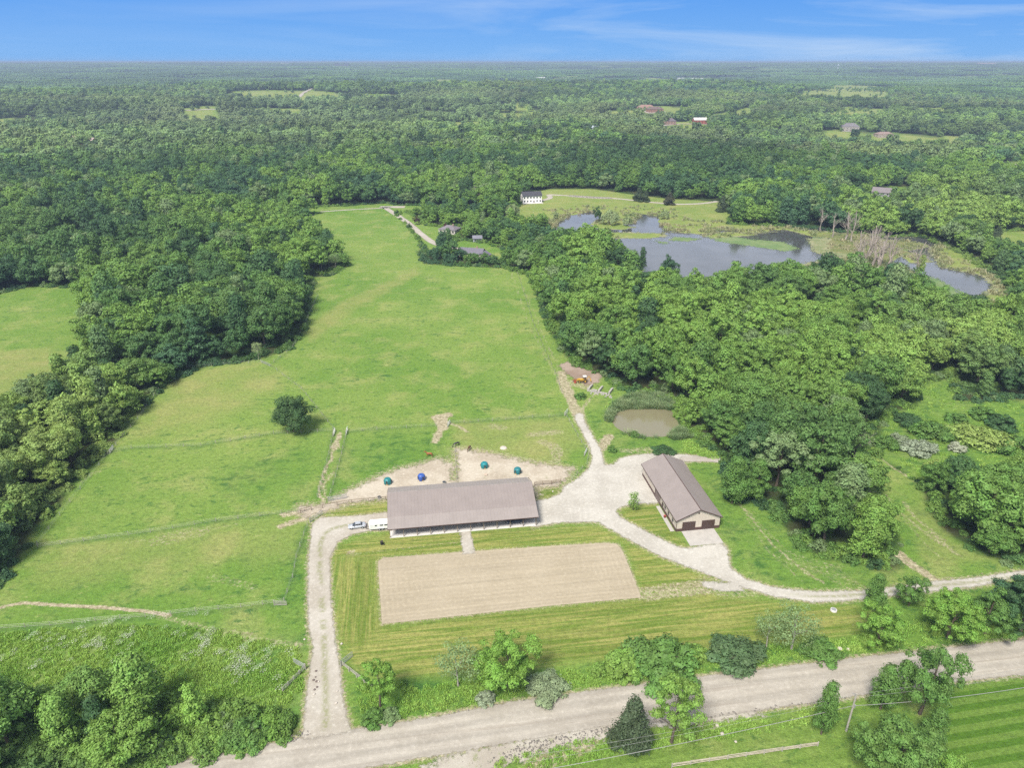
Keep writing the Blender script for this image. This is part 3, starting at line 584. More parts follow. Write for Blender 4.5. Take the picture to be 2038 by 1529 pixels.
# ------------------------------------------------------------------ trees
def unit(n, rs):
    d = rs.normal(size=(n, 3)); return d/np.linalg.norm(d, axis=1)[:, None]
def leaves(P, N, size, rs, asp=.62):
    """one bent-free quad per leaf clump at P facing N"""
    n = len(P); a = np.cross(N, unit(n, rs)); a /= np.linalg.norm(a, axis=1)[:, None]+1e-9; b = np.cross(N, a)
    s = size*rs.uniform(.55, 1.35, n)[:, None]; k = asp*rs.uniform(.7, 1.2, n)[:, None]
    V = np.stack([P-a*s*.5, P-b*s*.5*k, P+a*s*.5, P+b*s*.5*k], 1).reshape(-1, 3)
    F = np.arange(n*4).reshape(n, 4); return V, F
def crown(seed, R, z0, z1, nl, nleaf, size, kind='round', fill=.18, lr=(.26, .40), jit=.55, qr=(.52, .80)):
    """leaf clumps over lobes spread through an uneven crown of radius R between heights z0 and z1"""
    rs = np.random.RandomState(seed); C = []; r = []
    for i in range(nl):
        if kind == 'cone':
            h = (i+.5)/nl; z = z0+(z1-z0)*h*.94; rr = R*(1-h)**.8*rs.uniform(.3, .8); a = rs.uniform(0, 6.28)
            C.append([rr*math.cos(a), rr*math.sin(a), z]); r.append(R*(.22+.30*(1-h)))
        elif kind == 'tall':
            h = (i+.5)/nl; z = z0+(z1-z0)*(.06+.88*h); rr = R*.55*math.sin(math.pi*min(1, .22+h*.8))*rs.uniform(.5, 1.2); a = i*2.4+rs.uniform(-.5, .5)
            C.append([rr*math.cos(a), rr*math.sin(a), z]); r.append(R*rs.uniform(*lr)*1.1)
        else:
            u = (i+.5)/nl; ph = math.acos(1-1.62*u) if kind != 'dome' else math.acos(1-u); a = i*2.399+rs.uniform(-.45, .45)
            q = rs.uniform(*qr); hz = (z1-z0)/2
            cz = (z0+z1)/2-(hz*.1 if kind != 'dome' else hz)
            mz = hz if kind != 'dome' else hz*2
            C.append([R*q*math.sin(ph)*math.cos(a)*rs.uniform(.85, 1.15), R*q*math.sin(ph)*math.sin(a), cz+mz*.80*q/.8*math.cos(ph)*rs.uniform(.85, 1.1)]); r.append(R*rs.uniform(*lr))
    C = np.array(C); r = np.array(r)
    if kind in ('round', 'dome'):
        r = R*(lr[0]+(lr[1]-lr[0])*rs.rand(len(r))**1.7); C = C+rs.normal(size=C.shape)*R*.07
    sq = np.stack([rs.uniform(.75, 1.3, len(r)), rs.uniform(.75, 1.3, len(r)), rs.uniform(.55, .95, len(r))], 1)
    n = int(nleaf*1.6); w = r**2/np.sum(r**2); li = rs.choice(len(r), n, p=w); d = unit(n, rs)
    d[:, 2] = np.where(rs.rand(n) < .5, np.abs(d[:, 2]), d[:, 2])
    # sub-lobes: smaller tufts on each lobe make the knobbly outline
    sub = unit(len(r)*9, np.random.RandomState(seed+1)).reshape(len(r), 9, 3)
    kdot = np.einsum('nj,nkj->nk', d, sub[li]).max(1)
    rad = r[li]*(.74+.36*np.clip((kdot-.55)/.45, 0, 1)**1.0)*np.where(rs.rand(n) < .16, rs.uniform(1.0, 1.42, n), rs.uniform(.74, 1.1, n))
    P = C[li]+d*rad[:, None]*sq[li]
    inner = np.zeros(n, bool)
    for c, q, g_ in zip(C, r, sq): inner |= np.linalg.norm((P-c)/g_, axis=1) < q*.62
    keep = (~inner) | (rs.rand(n) < fill); keep &= P[:, 2] > max(.12, z0*.55)
    P, d, = P[keep][:nleaf], d[keep][:nleaf]
    N = d+unit(len(P), rs)*jit+np.array([0, 0, .25]); N /= np.linalg.norm(N, axis=1)[:, None]
    V, F = leaves(P, N, size, rs)
    if kind != 'dome': C2 = C
    return V, F, C, r
def willowy(seed, R, H, n, size):
    rs = np.random.RandomState(seed); P = []; N = []
    for i in range(46):
        a = rs.uniform(0, 6.28); q = math.sqrt(rs.uniform(.03, 1))*R; top = H*(1-.42*(q/R)**2)*rs.uniform(.9, 1.02); ln = top*rs.uniform(.35, .8)
        m_ = n//46; t = rs.rand(m_); c = np.stack([q*math.cos(a)+rs.normal(0, .35, m_), q*math.sin(a)+rs.normal(0, .35, m_), top-ln*t], 1)
        P.append(c); N.append(np.tile([math.cos(a), math.sin(a), .5], (m_, 1)))
    P = np.vstack(P); N = np.vstack(N)+unit(len(P), rs)*.7; N /= np.linalg.norm(N, axis=1)[:, None]
    V, F = leaves(P, N, size, rs, .5); return V, F
def trunk_mesh(name, seed, H, r, targets, mat, bare=False, gap=.2):
    """tapered trunk with limbs reaching toward the lobes"""
    rs = random.Random(seed); b = MB(); pts = []; n = 5; x = y = 0
    for i in range(n+1):
        t = i/n; pts.append(Vector((x, y, H*t))); x += rs.uniform(-.06, .06)*H*.5; y += rs.uniform(-.06, .06)*H*.5
    R_ = [r*(1.25 if i == 0 else 1-.75*i/n) for i in range(n+1)]
    for i in range(n): b.tube(pts[i], pts[i+1], R_[i], R_[i+1], 7, cap=False)
    for k, c in enumerate(targets):
        c = Vector(c); h = max(.22, min(.9, (c.z*.62)/H)); q = h*n; i = min(n-1, int(q)); s = pts[i].lerp(pts[i+1], q-i)
        mid = s.lerp(c, .5)+Vector((rs.uniform(-.4, .4), rs.uniform(-.4, .4), rs.uniform(0, .5))); rr = R_[i]*.55
        b.tube(s, mid, rr, rr*.6, 5, cap=False); b.tube(mid, c, rr*.6, rr*.2, 5, cap=False)
        if bare:
            for j in range(7):
                e = mid.lerp(c, rs.uniform(0, 1)); d = (c-s).normalized()+Vector((rs.uniform(-.8, .8), rs.uniform(-.8, .8), rs.uniform(-.1, .8)))
                L = rs.uniform(.12, .25)*H; e2 = e+d.normalized()*L; b.tube(e, e2, rr*.3, rr*.12, 4, cap=False)
                for z in range(2):
                    f = e.lerp(e2, rs.uniform(.3, .9)); b.tube(f, f+Vector((rs.uniform(-1, 1), rs.uniform(-1, 1), rs.uniform(.1, 1.2))).normalized()*L*.5, rr*.16, rr*.06, 3, cap=False)
    me = bpy.data.meshes.new(name); me.from_pydata([tuple(v) for v in b.v], [], b.f); me.materials.append(mat)
    me.polygons.foreach_set('use_smooth', [True]*len(me.polygons)); me.update(); return me
PROTO = {}
def mkproto(key, R, H, cr, tr):
    V, F = cr[0], cr[1]; me = npmesh('crown', V, F, [M['leaf']])
    PROTO[key] = dict(R=R, H=H, crown=me, trunk=tr)
def P_(key, seed, R, z0, H, nl, nleaf, size, kind, tr, **kw):
    c = crown(seed, R, z0, H, nl, nleaf, size, kind, **kw); C = c[2]
    idx = list(range(len(C)))[::max(1, len(C)//6)]
    t = trunk_mesh('trunk', seed, H*.78, tr, [C[i]*np.array([.8, .8, .95]) for i in idx], M['palebark'] if key.startswith('airy') else M['bark'])
    mkproto(key, R, H, c, t)
P_('round0', 1, 6.2, 1.6, 14, 74, 11500, .56, 'round', .34, lr=(.11, .34), qr=(.42, .92))
P_('round1', 2, 6.4, 1.2, 12.5, 86, 11500, .56, 'round', .36, lr=(.10, .30), qr=(.42, .94))
P_('round2', 3, 6.0, 2.0, 15, 64, 11000, .56, 'round', .34, lr=(.12, .38), qr=(.4, .92))
P_('broad', 4, 7.6, 1.5, 13, 96, 14000, .58, 'round', .42, lr=(.09, .27), qr=(.42, .95))
P_('tall0', 5, 4.6, 1.5, 16, 38, 9000, .56, 'tall', .3, lr=(.22, .48))
P_('tall1', 6, 4.0, 1.0, 13, 30, 7500, .54, 'tall', .26, lr=(.22, .5))
P_('open0', 16, 6.4, 2.4, 13.5, 50, 8500, .54, 'round', .3, lr=(.09, .28), fill=.1, qr=(.4, 1.02))
P_('open1', 17, 5.2, 2.0, 15.5, 42, 8000, .52, 'round', .28, lr=(.10, .32), fill=.1, qr=(.35, 1.02))
P_('slim0', 18, 3.6, 1.2, 15, 18, 6000, .5, 'tall', .24, lr=(.28, .5))
P_('fine0', 7, 5.4, 1.5, 12, 62, 15000, .36, 'round', .3, lr=(.09, .27), fill=.08, qr=(.4, 1.0))
P_('fine1', 8, 6.6, 1.1, 13.5, 110, 27000, .37, 'round', .36, lr=(.08, .24), fill=.1, qr=(.4, .98))
P_('fine2', 9, 3.6, .8, 12, 34, 9500, .36, 'tall', .22, lr=(.16, .38), fill=.1)
P_('forky', 29, 3.9, 2.2, 12, 40, 8000, .34, 'round', .24, lr=(.10, .30), fill=.1, qr=(.35, 1.05))
P_('dense', 19, 6.4, .3, 12.5, 110, 26000, .37, 'round', .36, lr=(.13, .34), fill=.2, qr=(.40, .80))
P_('airy', 10, 4.2, 2.6, 9, 20, 2600, .30, 'round', .16, lr=(.24, .4), fill=.6)
P_('sapling', 11, 1.5, .9, 5.2, 9, 1100, .26, 'tall', .07, lr=(.4, .6), fill=.5)
P_('bush0', 12, 2.6, 0, 3.0, 42, 5200, .30, 'dome', .08, lr=(.12, .34))
P_('bush1', 13, 3.0, 0, 2.6, 48, 5600, .30, 'dome', .08, lr=(.11, .32))
P_('cedar', 14, 3.2, .3, 9, 26, 9000, .34, 'cone', .2, jit=.8)
V_, F_ = willowy(15, 4.6, 9.5, 8000, .5)
mkproto('willow', 4.6, 9.5, (V_, F_), trunk_mesh('trunk', 15, 6, .35, [(2, 0, 7), (-2, 1, 7), (0, -2, 7.5)], M['bark']))
def bare_targets(seed, R, H, n, up=.55):
    rs = random.Random(seed); return [(R*math.cos(i*2.4)*rs.uniform(.4, 1), R*math.sin(i*2.4)*rs.uniform(.4, 1), H*rs.uniform(up, 1)) for i in range(n)]
PROTO['bare'] = dict(R=4, H=11, crown=None, trunk=trunk_mesh('dead_tree', 21, 7.5, .3, bare_targets(21, 4, 11, 12), M['deadwood'], True))
PROTO['snag0'] = dict(R=2.2, H=15, crown=None, trunk=trunk_mesh('dead_tree', 22, 15, .32, bare_targets(22, 2.2, 14, 7, .45), M['deadwood'], True))
PROTO['snag1'] = dict(R=1.4, H=12, crown=None, trunk=trunk_mesh('dead_tree', 23, 12, .28, bare_targets(23, 1.4, 11, 4, .4), M['deadwood'], True))
T_MID = (.102, .196, .044); T_BRI = (.165, .280, .055); T_DRK = (.055, .116, .040); T_BLU = (.056, .124, .056); T_YEL = (.235, .325, .085)
T_VIV = (.155, .285, .048); T_GRY = (.165, .245, .10); T_CED = (.066, .096, .048); T_RED = (.09, .025, .035); T_WIL = (.27, .34, .17)
def place(key, x, y, s, rz, tone, name='tree', z=None, sx=1, sz=1, label=None, cat='tree', group=None, tilt=0):
    p = PROTO[key]; z = float(height(x, y)) if z is None else z
    if p['crown'] is None:
        o = bpy.data.objects.new(name, p['trunk']); COL.objects.link(o)
    else: o = bpy.data.objects.new(name, None); COL.objects.link(o); o.empty_display_size = .5
    o.location = (x, y, z); o.rotation_euler = (tilt, 0, rz); o.scale = (s*sx, s*sx, s*sz); tag(o, label, cat, group)
    if p['crown'] is not None:
        for nm, me in (('trunk', p['trunk']), ('crown', p['crown'])):
            if nm == 'trunk' and key.startswith('bush'): nm = 'stem'
            if nm == 'crown' and key.startswith('bush'): nm = 'foliage'
            c = bpy.data.objects.new(nm, me); COL.objects.link(c); c.parent = o
            c['tone'] = [float(t) for t in tone]
    return o
def at(u, v): return G(u, v)
occupied = []
# every single tree that stands free: pixel of its foot, kind, height in m, width factor, tone, label
HAND = [
 ('dense', 586, 859, 14.0, .98, (.062,.118,.040), 'lone dense dark green tree standing in the open pasture', None),
 ('fine0', 1008, 1368, 13.0, 1.10, T_VIV, 'bright green spreading tree with a bare brown trunk on the road verge', None),
 ('airy', 912, 1366, 11.0, .95, T_GRY, 'thin feathery pale green tree left of the bright spreading verge tree', None),
 ('forky', 757, 1408, 12.0, .85, T_VIV, 'bright green forked tree beside the right-hand white entrance rails', None),
 ('airy', 1415+110, 1288, 9.5, .8, T_GRY, 'slender see-through tree with a pale stem, left one behind the verge bushes', None),
 ('airy', 1575, 1292, 11.5, 1.0, T_GRY, 'see-through tree with twin pale stems behind the verge bushes', None),
 ('forky', 1336, 1480, 16.5, .84, T_BRI, 'tall ragged light green tree on the near road edge beside the dark cedar', None),
 ('cedar', 1258, 1480, 11.5, 1.0, T_CED, 'dark grey green cedar with twin tips at the near road edge', None),
 ('fine2', 1634, 1462, 13.5, .62, T_MID, 'narrow bushy tree with a spiky top just left of the utility pole', None),
 ('fine1', 1772, 1560, 15.0, .92, (.115,.212,.048), 'very broad dark green tree below the utility wires at the bottom edge', None),
 ('fine2', 1752, 1412, 11.5, .95, T_MID, 'left of the two tall green trees leaning over the road', None),
 ('fine0', 1830, 1422, 17.5, .68, T_MID, 'tall double-crowned green tree standing over the road before the striped lawn', None),
 ('fine0', 1745, 1283, 10.5, 1.02, T_VIV, 'vivid light green round tree between the drive and the road', None),
 ('fine2', 1735, 1215, 10.5, .85, T_MID, 'narrow green tree standing right on the curved gravel drive edge', None),
 ('fine0', 1808, 1206, 8.5, .88, T_MID, 'small green tree with slim trunk where the drive passes the meadow', None),
 ('fine1', 1886, 1270, 12.5, .95, T_VIV, 'wide yellow green tree with dark fork above the road at right', None),
 ('fine0', 1960, 1262, 11, 1.05, T_MID, 'bushy mid green tree at the right verge, left of the darkest ones', None),
 ('fine1', 2030, 1262, 14, .85, T_DRK, 'dark green tree cut by the right edge above the road', None),
 ('fine0', 2010, 1240, 13, .9, T_BLU, 'deep green tree behind the dark verge trees by the right edge', None),
 ('fine2', 1852, 1480, 9, 1.0, T_MID, 'low green tree hanging beside the striped lawn under the wires', None),
 ('fine0', 1865, 1580, 10, 1.0, T_VIV, 'bright yellow green treetop at the very bottom right of the big dark tree', None),
 ('sapling', 1260, 1016, 5.8, 1.15, T_BRI, 'small young tree on the grass island in front of the cream barn', None),
 ('fine2', 1457, 1002, 15.5, 1.02, T_MID, 'tall poplar-like green tree right of the cream garage barn', None),
 ('fine2', 1502, 995, 13.5, 1.05, T_MID, 'rounder green tree directly behind the tall poplar-like one', None),
 ('airy', 515, 716, 8.5, .6, T_WIL, 'pale dead-topped small tree at the fence corner of the west wood', None),
 ('airy', 640, 538, 11, .9, T_GRY, 'thin airy tree at the right tip of the west wood', None),
 ('airy', 668, 534, 10, .9, T_GRY, 'lone thin tree with see-through crown beside the long far field', None),
 ('fine2', 881, 512, 17, 1.1, T_BLU, 'tall dark narrow tree standing before the far farmyard', None),
 ('round2', 985, 425, 17, 1.05, T_MID, 'big spreading green tree left of the white house', None),
 ('willow', 1020, 432, 11, 1.05, T_WIL, 'pale drooping willow just below the white house', None),
 ('fine0', 1188, 442, 12, .62, T_DRK, 'small dark round tree on the lake island, left of the willow', None),
 ('willow', 1214, 447, 12, 1.15, T_WIL, 'pale feathery willow on the lake island', None),
 ('willow', 1248, 449, 7.5, 1, T_WIL, 'lower willow right of the island willow', None),
 ('cedar', 1270, 401, 12, 1.3, T_CED, 'dark spruce clump, left of the three on the meadow lane', None),
 ('cedar', 1284, 402, 10, 1.2, T_CED, 'dark spruce standing against the larger left spruce on the lane', None),
 ('cedar', 1332, 408, 11, 1.4, (.075, .08, .05), 'brownish spruce by the middle of the meadow lane', None),
 ('cedar', 1436, 421, 13, 1.2, T_CED, 'dark spruce at the right end of the meadow lane', None),
 ('willow', 1322, 436, 8, .9, T_WIL, 'small pale bushy willow on the meadow above the lake', None),
 ('cedar', 2018-35, 475, 9, 1.3, T_CED, 'dark round cedar alone on the right-hand meadow beyond the marsh', None),
 ('fine0', 1105, 437, 7, .8, T_WIL, 'pale bush-like tree on the near shore left of the lake', None),
 ('willow', 1060, 452, 8, 1.0, T_WIL, 'pale willow below the meadow left of the lake', None),
 ('fine0', 960, 475, 8, 1, T_MID, 'rounded green tree beside the small garden shed', None),
 ('fine0', 888, 462, 6.5, .8, T_RED, 'dark red-leaved tree against the upper far house', None),
 ('fine0', 829, 447, 6.5, 1, (.075, .05, .04), 'brownish purple tree beside the farm lane', None),
 ('fine0', 860, 446, 8, 1.05, T_BRI, 'bright round tree behind the upper far lawn', None),
 ('fine2', 1830, 546, 12, .8, T_YEL, 'narrow yellow green bushy tree on the marsh point', None),
 ('fine2', 1277, 540, 15, .7, T_DRK, 'slim dark tree rising against the lake, the left one', None),
 ('fine0', 1330, 560, 15, .8, T_BLU, 'ragged bluish tree rising against the lake', None),
]
for key, u, v, Ht, wf, tone, lab, gp in HAND:
    x, y = at(u, v); p = PROTO[key]; sz = Ht/p['H']
    sxy = sz*wf; o = place(key, x, y, 1, random.uniform(0, 6), tone, sx=sxy, sz=sz, label=lab); occupied.append((x, y, p['R']*sxy*.7))
DEAD = [('bare', 1695, 926, 11.5, 1.0, 'leafless grey tree with a fan of bare branches at the head of the mown meadow'),
 ('snag0', 1736, 528, 21, 1.5, 'tallest of the pale dead trees on the marsh'), ('snag0', 1722, 530, 19, 1.5, 'dead marsh tree just left of the tallest one'), ('snag1', 1750, 526, 17, 2, 'thin dead marsh tree right of the tallest one'),
 ('snag0', 1765, 532, 18, 1.4, 'pale leaning dead tree at the right of the marsh cluster'), ('snag1', 1705, 520, 17, 1.6, 'slim bare trunk at the left of the marsh cluster'), ('snag1', 1742, 540, 16, 2.2, 'nearest bare grey trunk of the marsh cluster'),
 ('snag0', 1632, 462, 16, 1, 'single brown dead trunk standing by the dark water behind the lake'), ('snag1', 1657, 472, 15, 1.2, 'short dead trunk right of the brown one behind the lake'), ('snag1', 1682, 478, 18, 1.5, 'dead trunk midway between the lake and the marsh cluster'), ('snag0', 1694, 482, 19, 1.0, 'forked dead tree left behind the marsh cluster'),
 ('snag0', 1820, 545, 17, 1.7, 'bare grey tree with wide branches beside the right marsh channel'), ('bare', 1826, 548, 9, .9, 'low half-dead tree leaning over the right marsh channel'), ('snag1', 1728, 512, 18, 1.6, 'dead trunk hidden behind the tallest marsh snag'), ('snag1', 1775, 528, 14, 1.5, 'rightmost slim dead trunk of the marsh cluster'),
 ('snag0', 945, 408, 15, 1.2, 'bare grey tree among the woods left of the big spreading tree'), ('snag1', 1712, 536, 14, 2, 'short bare trunk at the front left of the marsh cluster')]
for key, u, v, Ht, wf, lab in DEAD:
    x, y = at(u, v); s = Ht/PROTO[key]['H']*(1.15 if v < 700 else 1); place(key, x, y, 1, random.uniform(0, 6), T_MID, name='dead_tree', sx=s*wf, sz=s, label=lab, cat='dead tree', tilt=random.uniform(-.12, .12))
BUSH = [('bush0', 1240, 1335, 4.4, 1.3, T_BRI, 'bright green bush, left half of the long verge thicket'), ('bush1', 1318, 1328, 5.4, 1.35, T_MID, 'tall green bush, right half of the long verge thicket'), ('bush0', 1190, 1342, 2.6, .9, T_BRI, 'small bush at the left end of the verge thicket'),
 ('bush0', 1386, 1308, 3.4, 1, T_BRI, 'single light green bush between the two larger verge bushes'), ('bush1', 1465, 1312, 4.2, 1.35, (.085,.145,.06), 'dark grey green rounded bush on the road verge'), ('bush1', 1632, 1300, 2.6, 1.5, T_MID, 'low green bush right of the see-through trees'),
 ('bush1', 1085, 1375, 2.8, 1.5, (.21,.27,.15), 'silvery spreading shrub on the road verge'), ('bush0', 968, 1394, 2.0, 1.3, (.24,.29,.19), 'greyish low shrub below the bright spreading tree'), ('bush0', 745, 1434, 2.6, 1.2, T_MID, 'green bush at the foot of the forked tree by the road'), ('bush1', 775, 1428, 1.6, 1.2, T_GRY, 'small greyish bush right beside the forked tree'),
 ('bush0', 1218, 898, 2.2, .9, T_MID, 'small round bush on the grass beside the yard entrance'), ('bush0', 1262, 868, 1.9, 1.2, T_MID, 'small bush on the near bank of the brown pond'), ('bush1', 1320, 898+2, 1.8, 2.0, T_DRK, 'low dark shrub behind the roof of the cream barn'), ('bush0', 1156, 792, 2.5, 1.2, T_MID, 'round green bush beside the track junction'),
 ('bush1', 1828, 900, 4.5, 1.15, (.26,.31,.22), 'silvery white-flowering bush, the largest in the scrubland'), ('bush0', 1902, 896, 3.0, 1.2, (.33,.36,.27), 'pale flowering bush right of the silvery one'), ('bush0', 1785, 880, 3.4, 1.2, (.20,.25,.15), 'greyish bush left of the silvery flowering one'), ('bush1', 1762, 888, 4.0, 1, T_MID, 'green bush at the tip of the wood beside the scrubland'),
 ('bush1', 1850, 865, 5, 1.3, T_MID, 'tall green bush behind the silvery scrubland bush'), ('bush1', 1925, 872, 5.5, 1.2, T_YEL, 'large olive bush near the middle of the scrubland'), ('bush1', 1965, 885, 6, 1.3, T_YEL, 'large olive green thicket bush at the scrubland right side'), ('bush0', 2020, 900, 6, 1.3, T_MID, 'green thicket bush cut by the right edge of the scrubland'), ('bush0', 1990, 850, 5, 1.3, T_DRK, 'dark bush behind the olive thicket'), ('bush0', 1905, 840, 4, 1.2, T_MID, 'green bush at the back of the scrubland'), ('bush1', 1805, 842, 4, 1.2, T_DRK, 'dark bush at the back left of the scrubland'),
 ('bush0', 1905, 950, 4.5, .9, T_DRK, 'dark green upright bush in the front of the scrubland'), ('bush0', 1855, 938, 4.8, .7, T_YEL, 'young yellow green bush in the front of the scrubland'), ('bush0', 1955, 830, 4, 1.5, T_MID, 'spreading bush far back in the scrubland'), ('bush1', 490, 1470, 3.6, 1.1, T_MID, 'round bush at the road end of the lower left wood')]
for key, u, v, Ht, wf, tone, lab in BUSH:
    x, y = at(u, v); s = Ht/PROTO[key]['H']; place(key, x, y, 1, random.uniform(0, 6), tone, name='bush', sx=s*wf, sz=s, label=lab, cat='bush')

# woodland positions
def tone_at(x, y, u, v, rs):
    d = np.hypot(x, y); n = fbm(x/45, y/45, 51, 3); r = rs.rand(len(x))
    t = np.clip((n-.5)*2.6+.56+(r-.5)*.85, 0, 1)[:, None]
    dk, mi_, br = np.array(T_BLU), np.array(T_MID), np.array(T_BRI)
    c = np.where(t < .5, dk+(mi_-dk)*t*2, mi_+(br-mi_)*(t-.5)*2)
    def zone(cx, cy, ax, ay, tone, k):
        nonlocal c
        q = np.clip(1.3-np.hypot((u-cx)/ax, (v-cy)/ay), 0, 1)[:, None]*k; c = c*(1-q)+np.array(tone)*q*(.75+.5*r[:, None])
    zone(120, 900, 230, 190, T_YEL, .9); zone(500, 660, 140, 90, T_DRK, .75); zone(150, 480, 250, 80, T_DRK, .7); zone(440, 560, 180, 60, T_MID, .4)
    zone(1500, 640, 300, 90, T_BRI, .6); zone(1900, 700, 180, 80, T_YEL, .45); zone(1600, 900, 160, 130, T_DRK, .6); zone(1450, 760, 90, 90, T_MID, .5); zone(1950, 1060, 150, 80, T_MID, .5)
    zone(280, 1430, 420, 150, (.185, .315, .060), .9); zone(1900, 420, 200, 60, T_YEL, .5); zone(1350, 330, 350, 40, T_DRK, .5); zone(1620, 1040, 110, 60, T_MID, .6); zone(1880, 520, 120, 35, T_YEL, .7); zone(380, 245, 620, 75, (.165,.235,.105), .75); zone(900, 215, 500, 40, (.17,.24,.11), .6); zone(1750, 250, 350, 60, (.16,.23,.085), .55); zone(1350, 310, 330, 45, (.05,.105,.035), .6); zone(250, 320, 260, 40, (.06,.12,.04), .5)  # pale grey-green zone at left distance paints mist into the leaf tones
    zone(430, 1420, 90, 50, T_BRI, .5); zone(540, 1440, 60, 50, T_VIV, .8); zone(330, 1420, 60, 40, T_VIV, .4)
    q = (r > .94)[:, None]; c = np.where(q, np.array(T_GRY)*.95, c); c = np.where((r < .07)[:, None], np.array(T_DRK)*.9, c)
    return c
def scatter(r0, r1, sp, rs, margin=.5):
    """jittered grid of tree feet inside the wider field of view"""
    X, Y = np.meshgrid(np.arange(-r1*.86, r1*.86, sp), np.arange(max(0, r0*.6), r1, sp)); X = X.ravel(); Y = Y.ravel()
    X = X+rs.uniform(-.42, .42, len(X))*sp; Y = Y+rs.uniform(-.42, .42, len(Y))*sp
    d = np.hypot(X, Y); k = (d > r0) & (d <= r1) & (np.abs(X) < Y*.80+45); X, Y = X[k], Y[k]
    s = clear_sd(X, Y); k = s < -margin; return X[k], Y[k], -s[k]
rs = np.random.RandomState(5)
NX, NY, NS = scatter(70, 950, 6.8, rs, 2.8)
size = 1.2*rs.uniform(.62, 1.18, len(NX))*(.85+.35*fbm(NX/60, NY/60, 61, 2)); edge = NS < 7
size = np.where(edge, size*.80, size)
pu, pv, pd = proj(NX, NY, 7)
bl = (pu < 640) & (pv > 1330); size[bl] *= .85
tl = (pv > 690) & (pv < 1120) & (pu < 420); size[tl] *= .88
mar = (NY > 330) & (NY < 560) & (pu > 1850) & (pv > 480); size[mar] *= .7
hed = (pu > 780) & (pu < 1090) & (pv > 395) & (pv < 545); size[hed] *= .62
keep = np.ones(len(NX), bool)
for ox, oy, orr in occupied: keep &= np.hypot(NX-ox, NY-oy) > orr+1.5
# thin out by size so that crowns overlap only partly
order = np.argsort(-size); kept = []; cell = {}
for i in order:
    if not keep[i]: continue
    cx, cy = int(NX[i]//14), int(NY[i]//14); ok = True; lim = 5.0 if pd[i] > 500 else (4.2 if bl[i] else 5.2)
    for a in (-1, 0, 1):
        for b_ in (-1, 0, 1):
            for j in cell.get((cx+a, cy+b_), ()):
                if math.hypot(NX[i]-NX[j], NY[i]-NY[j]) < lim*(size[i]+size[j])*.62: ok = False; break
            if not ok: break
        if not ok: break
    if ok: kept.append(i); cell.setdefault((cx, cy), []).append(i)
kept = np.array(kept); NX, NY, NS, size, pu, pv, pd = [a[kept] for a in (NX, NY, NS, size, pu, pv, pd)]
tones = tone_at(NX, NY, pu, pv, rs); KEYS = ['round0', 'round1', 'round2', 'broad', 'tall0', 'tall1', 'open0', 'open1', 'slim0']
kk = rs.choice(9, len(NX), p=[.16, .16, .13, .12, .10, .08, .10, .08, .07]); szf = rs.uniform(.86, 1.16, len(NX)); rz = rs.uniform(0, 6.28, len(NX))
# the largest in the picture become objects of their own
R_ = np.array([PROTO[KEYS[k]]['R'] for k in kk])
inframe = (pu > -30) & (pu < 2068) & (pv > 100) & (pv < 1600)
app = np.where(inframe, size*R_/pd, 0)
N_OBJ = 250
big = np.argsort(-app)[:N_OBJ]; isbig = np.zeros(len(NX), bool); isbig[big] = True
LAND = [(587, 862, 'the lone pasture tree'), (1285, 840, 'the brown pond'), (1157, 757, 'the yellow tractor'), (1360, 980, 'the cream barn'), (1780, 1040, 'the mown meadow'), (1850, 900, 'the scrubland bushes'), (1560, 560, 'the lake shore'), (1090, 640, 'the long pasture'), (60, 650, 'the left field'), (530, 725, 'the fence corner'), (225, 900, 'the sloping fence'), (590, 1440, 'the driveway mouth'), (30, 1200, 'the lower left pasture'), (150, 1470, 'the bottom left road edge'), (1960, 1100, 'the right end of the drive'), (1730, 1110, 'the curved drive'), (350, 1330, 'the flowering scrub'), (1690, 900, 'the bare grey tree'), (1450, 980, 'the poplar-like tree')]
LP = [(*G(u, v), n) for u, v, n in LAND]
def tonew(t):
    l = t[0]*.3+t[1]*.6
    a = 'dark' if l < .074 else ('mid green' if l < .100 else ('light green' if l < .122 else 'bright')); h = t[0]/t[1]
    return a+(' bluish' if h < .49 else (' olive' if h > .62 else ''))
used = {}; recs = []
for i in big:
    x, y = NX[i], NY[i]; s = size[i]; dd = [(math.hypot(x-a, y-b), a, b, n) for a, b, n in LP]; dd.sort(key=lambda q: q[0]); D0, a, b, n = dd[0]
    side = 'left of' if x < a-8 else ('right of' if x > a+8 else ('behind' if y > b else 'in front of'))
    how = '' if D0 < 28 else ('some way ' if D0 < 60 else 'far ')
    szw = 'huge' if s > 1.0 else ('large' if s > .88 else ('medium' if s > .72 else 'small'))
    shp = {'broad': 'broad', 'tall0': 'upright', 'tall1': 'narrow', 'slim0': 'slim', 'open0': 'open', 'open1': 'ragged'}.get(KEYS[kk[i]], 'round')
    loc = 'edging wood' if NS[i] < 9 else 'within wood'
    lab = '%s %s %s tree %s, %s%s %s' % (szw, tonew(tones[i]), shp, loc, how, side, n.replace('the ', '')); recs.append([lab, i]); used.setdefault(lab, []).append(i)
ORD = ['first', 'second', 'third', 'fourth', 'fifth', 'sixth', 'seventh', 'eighth', 'ninth']
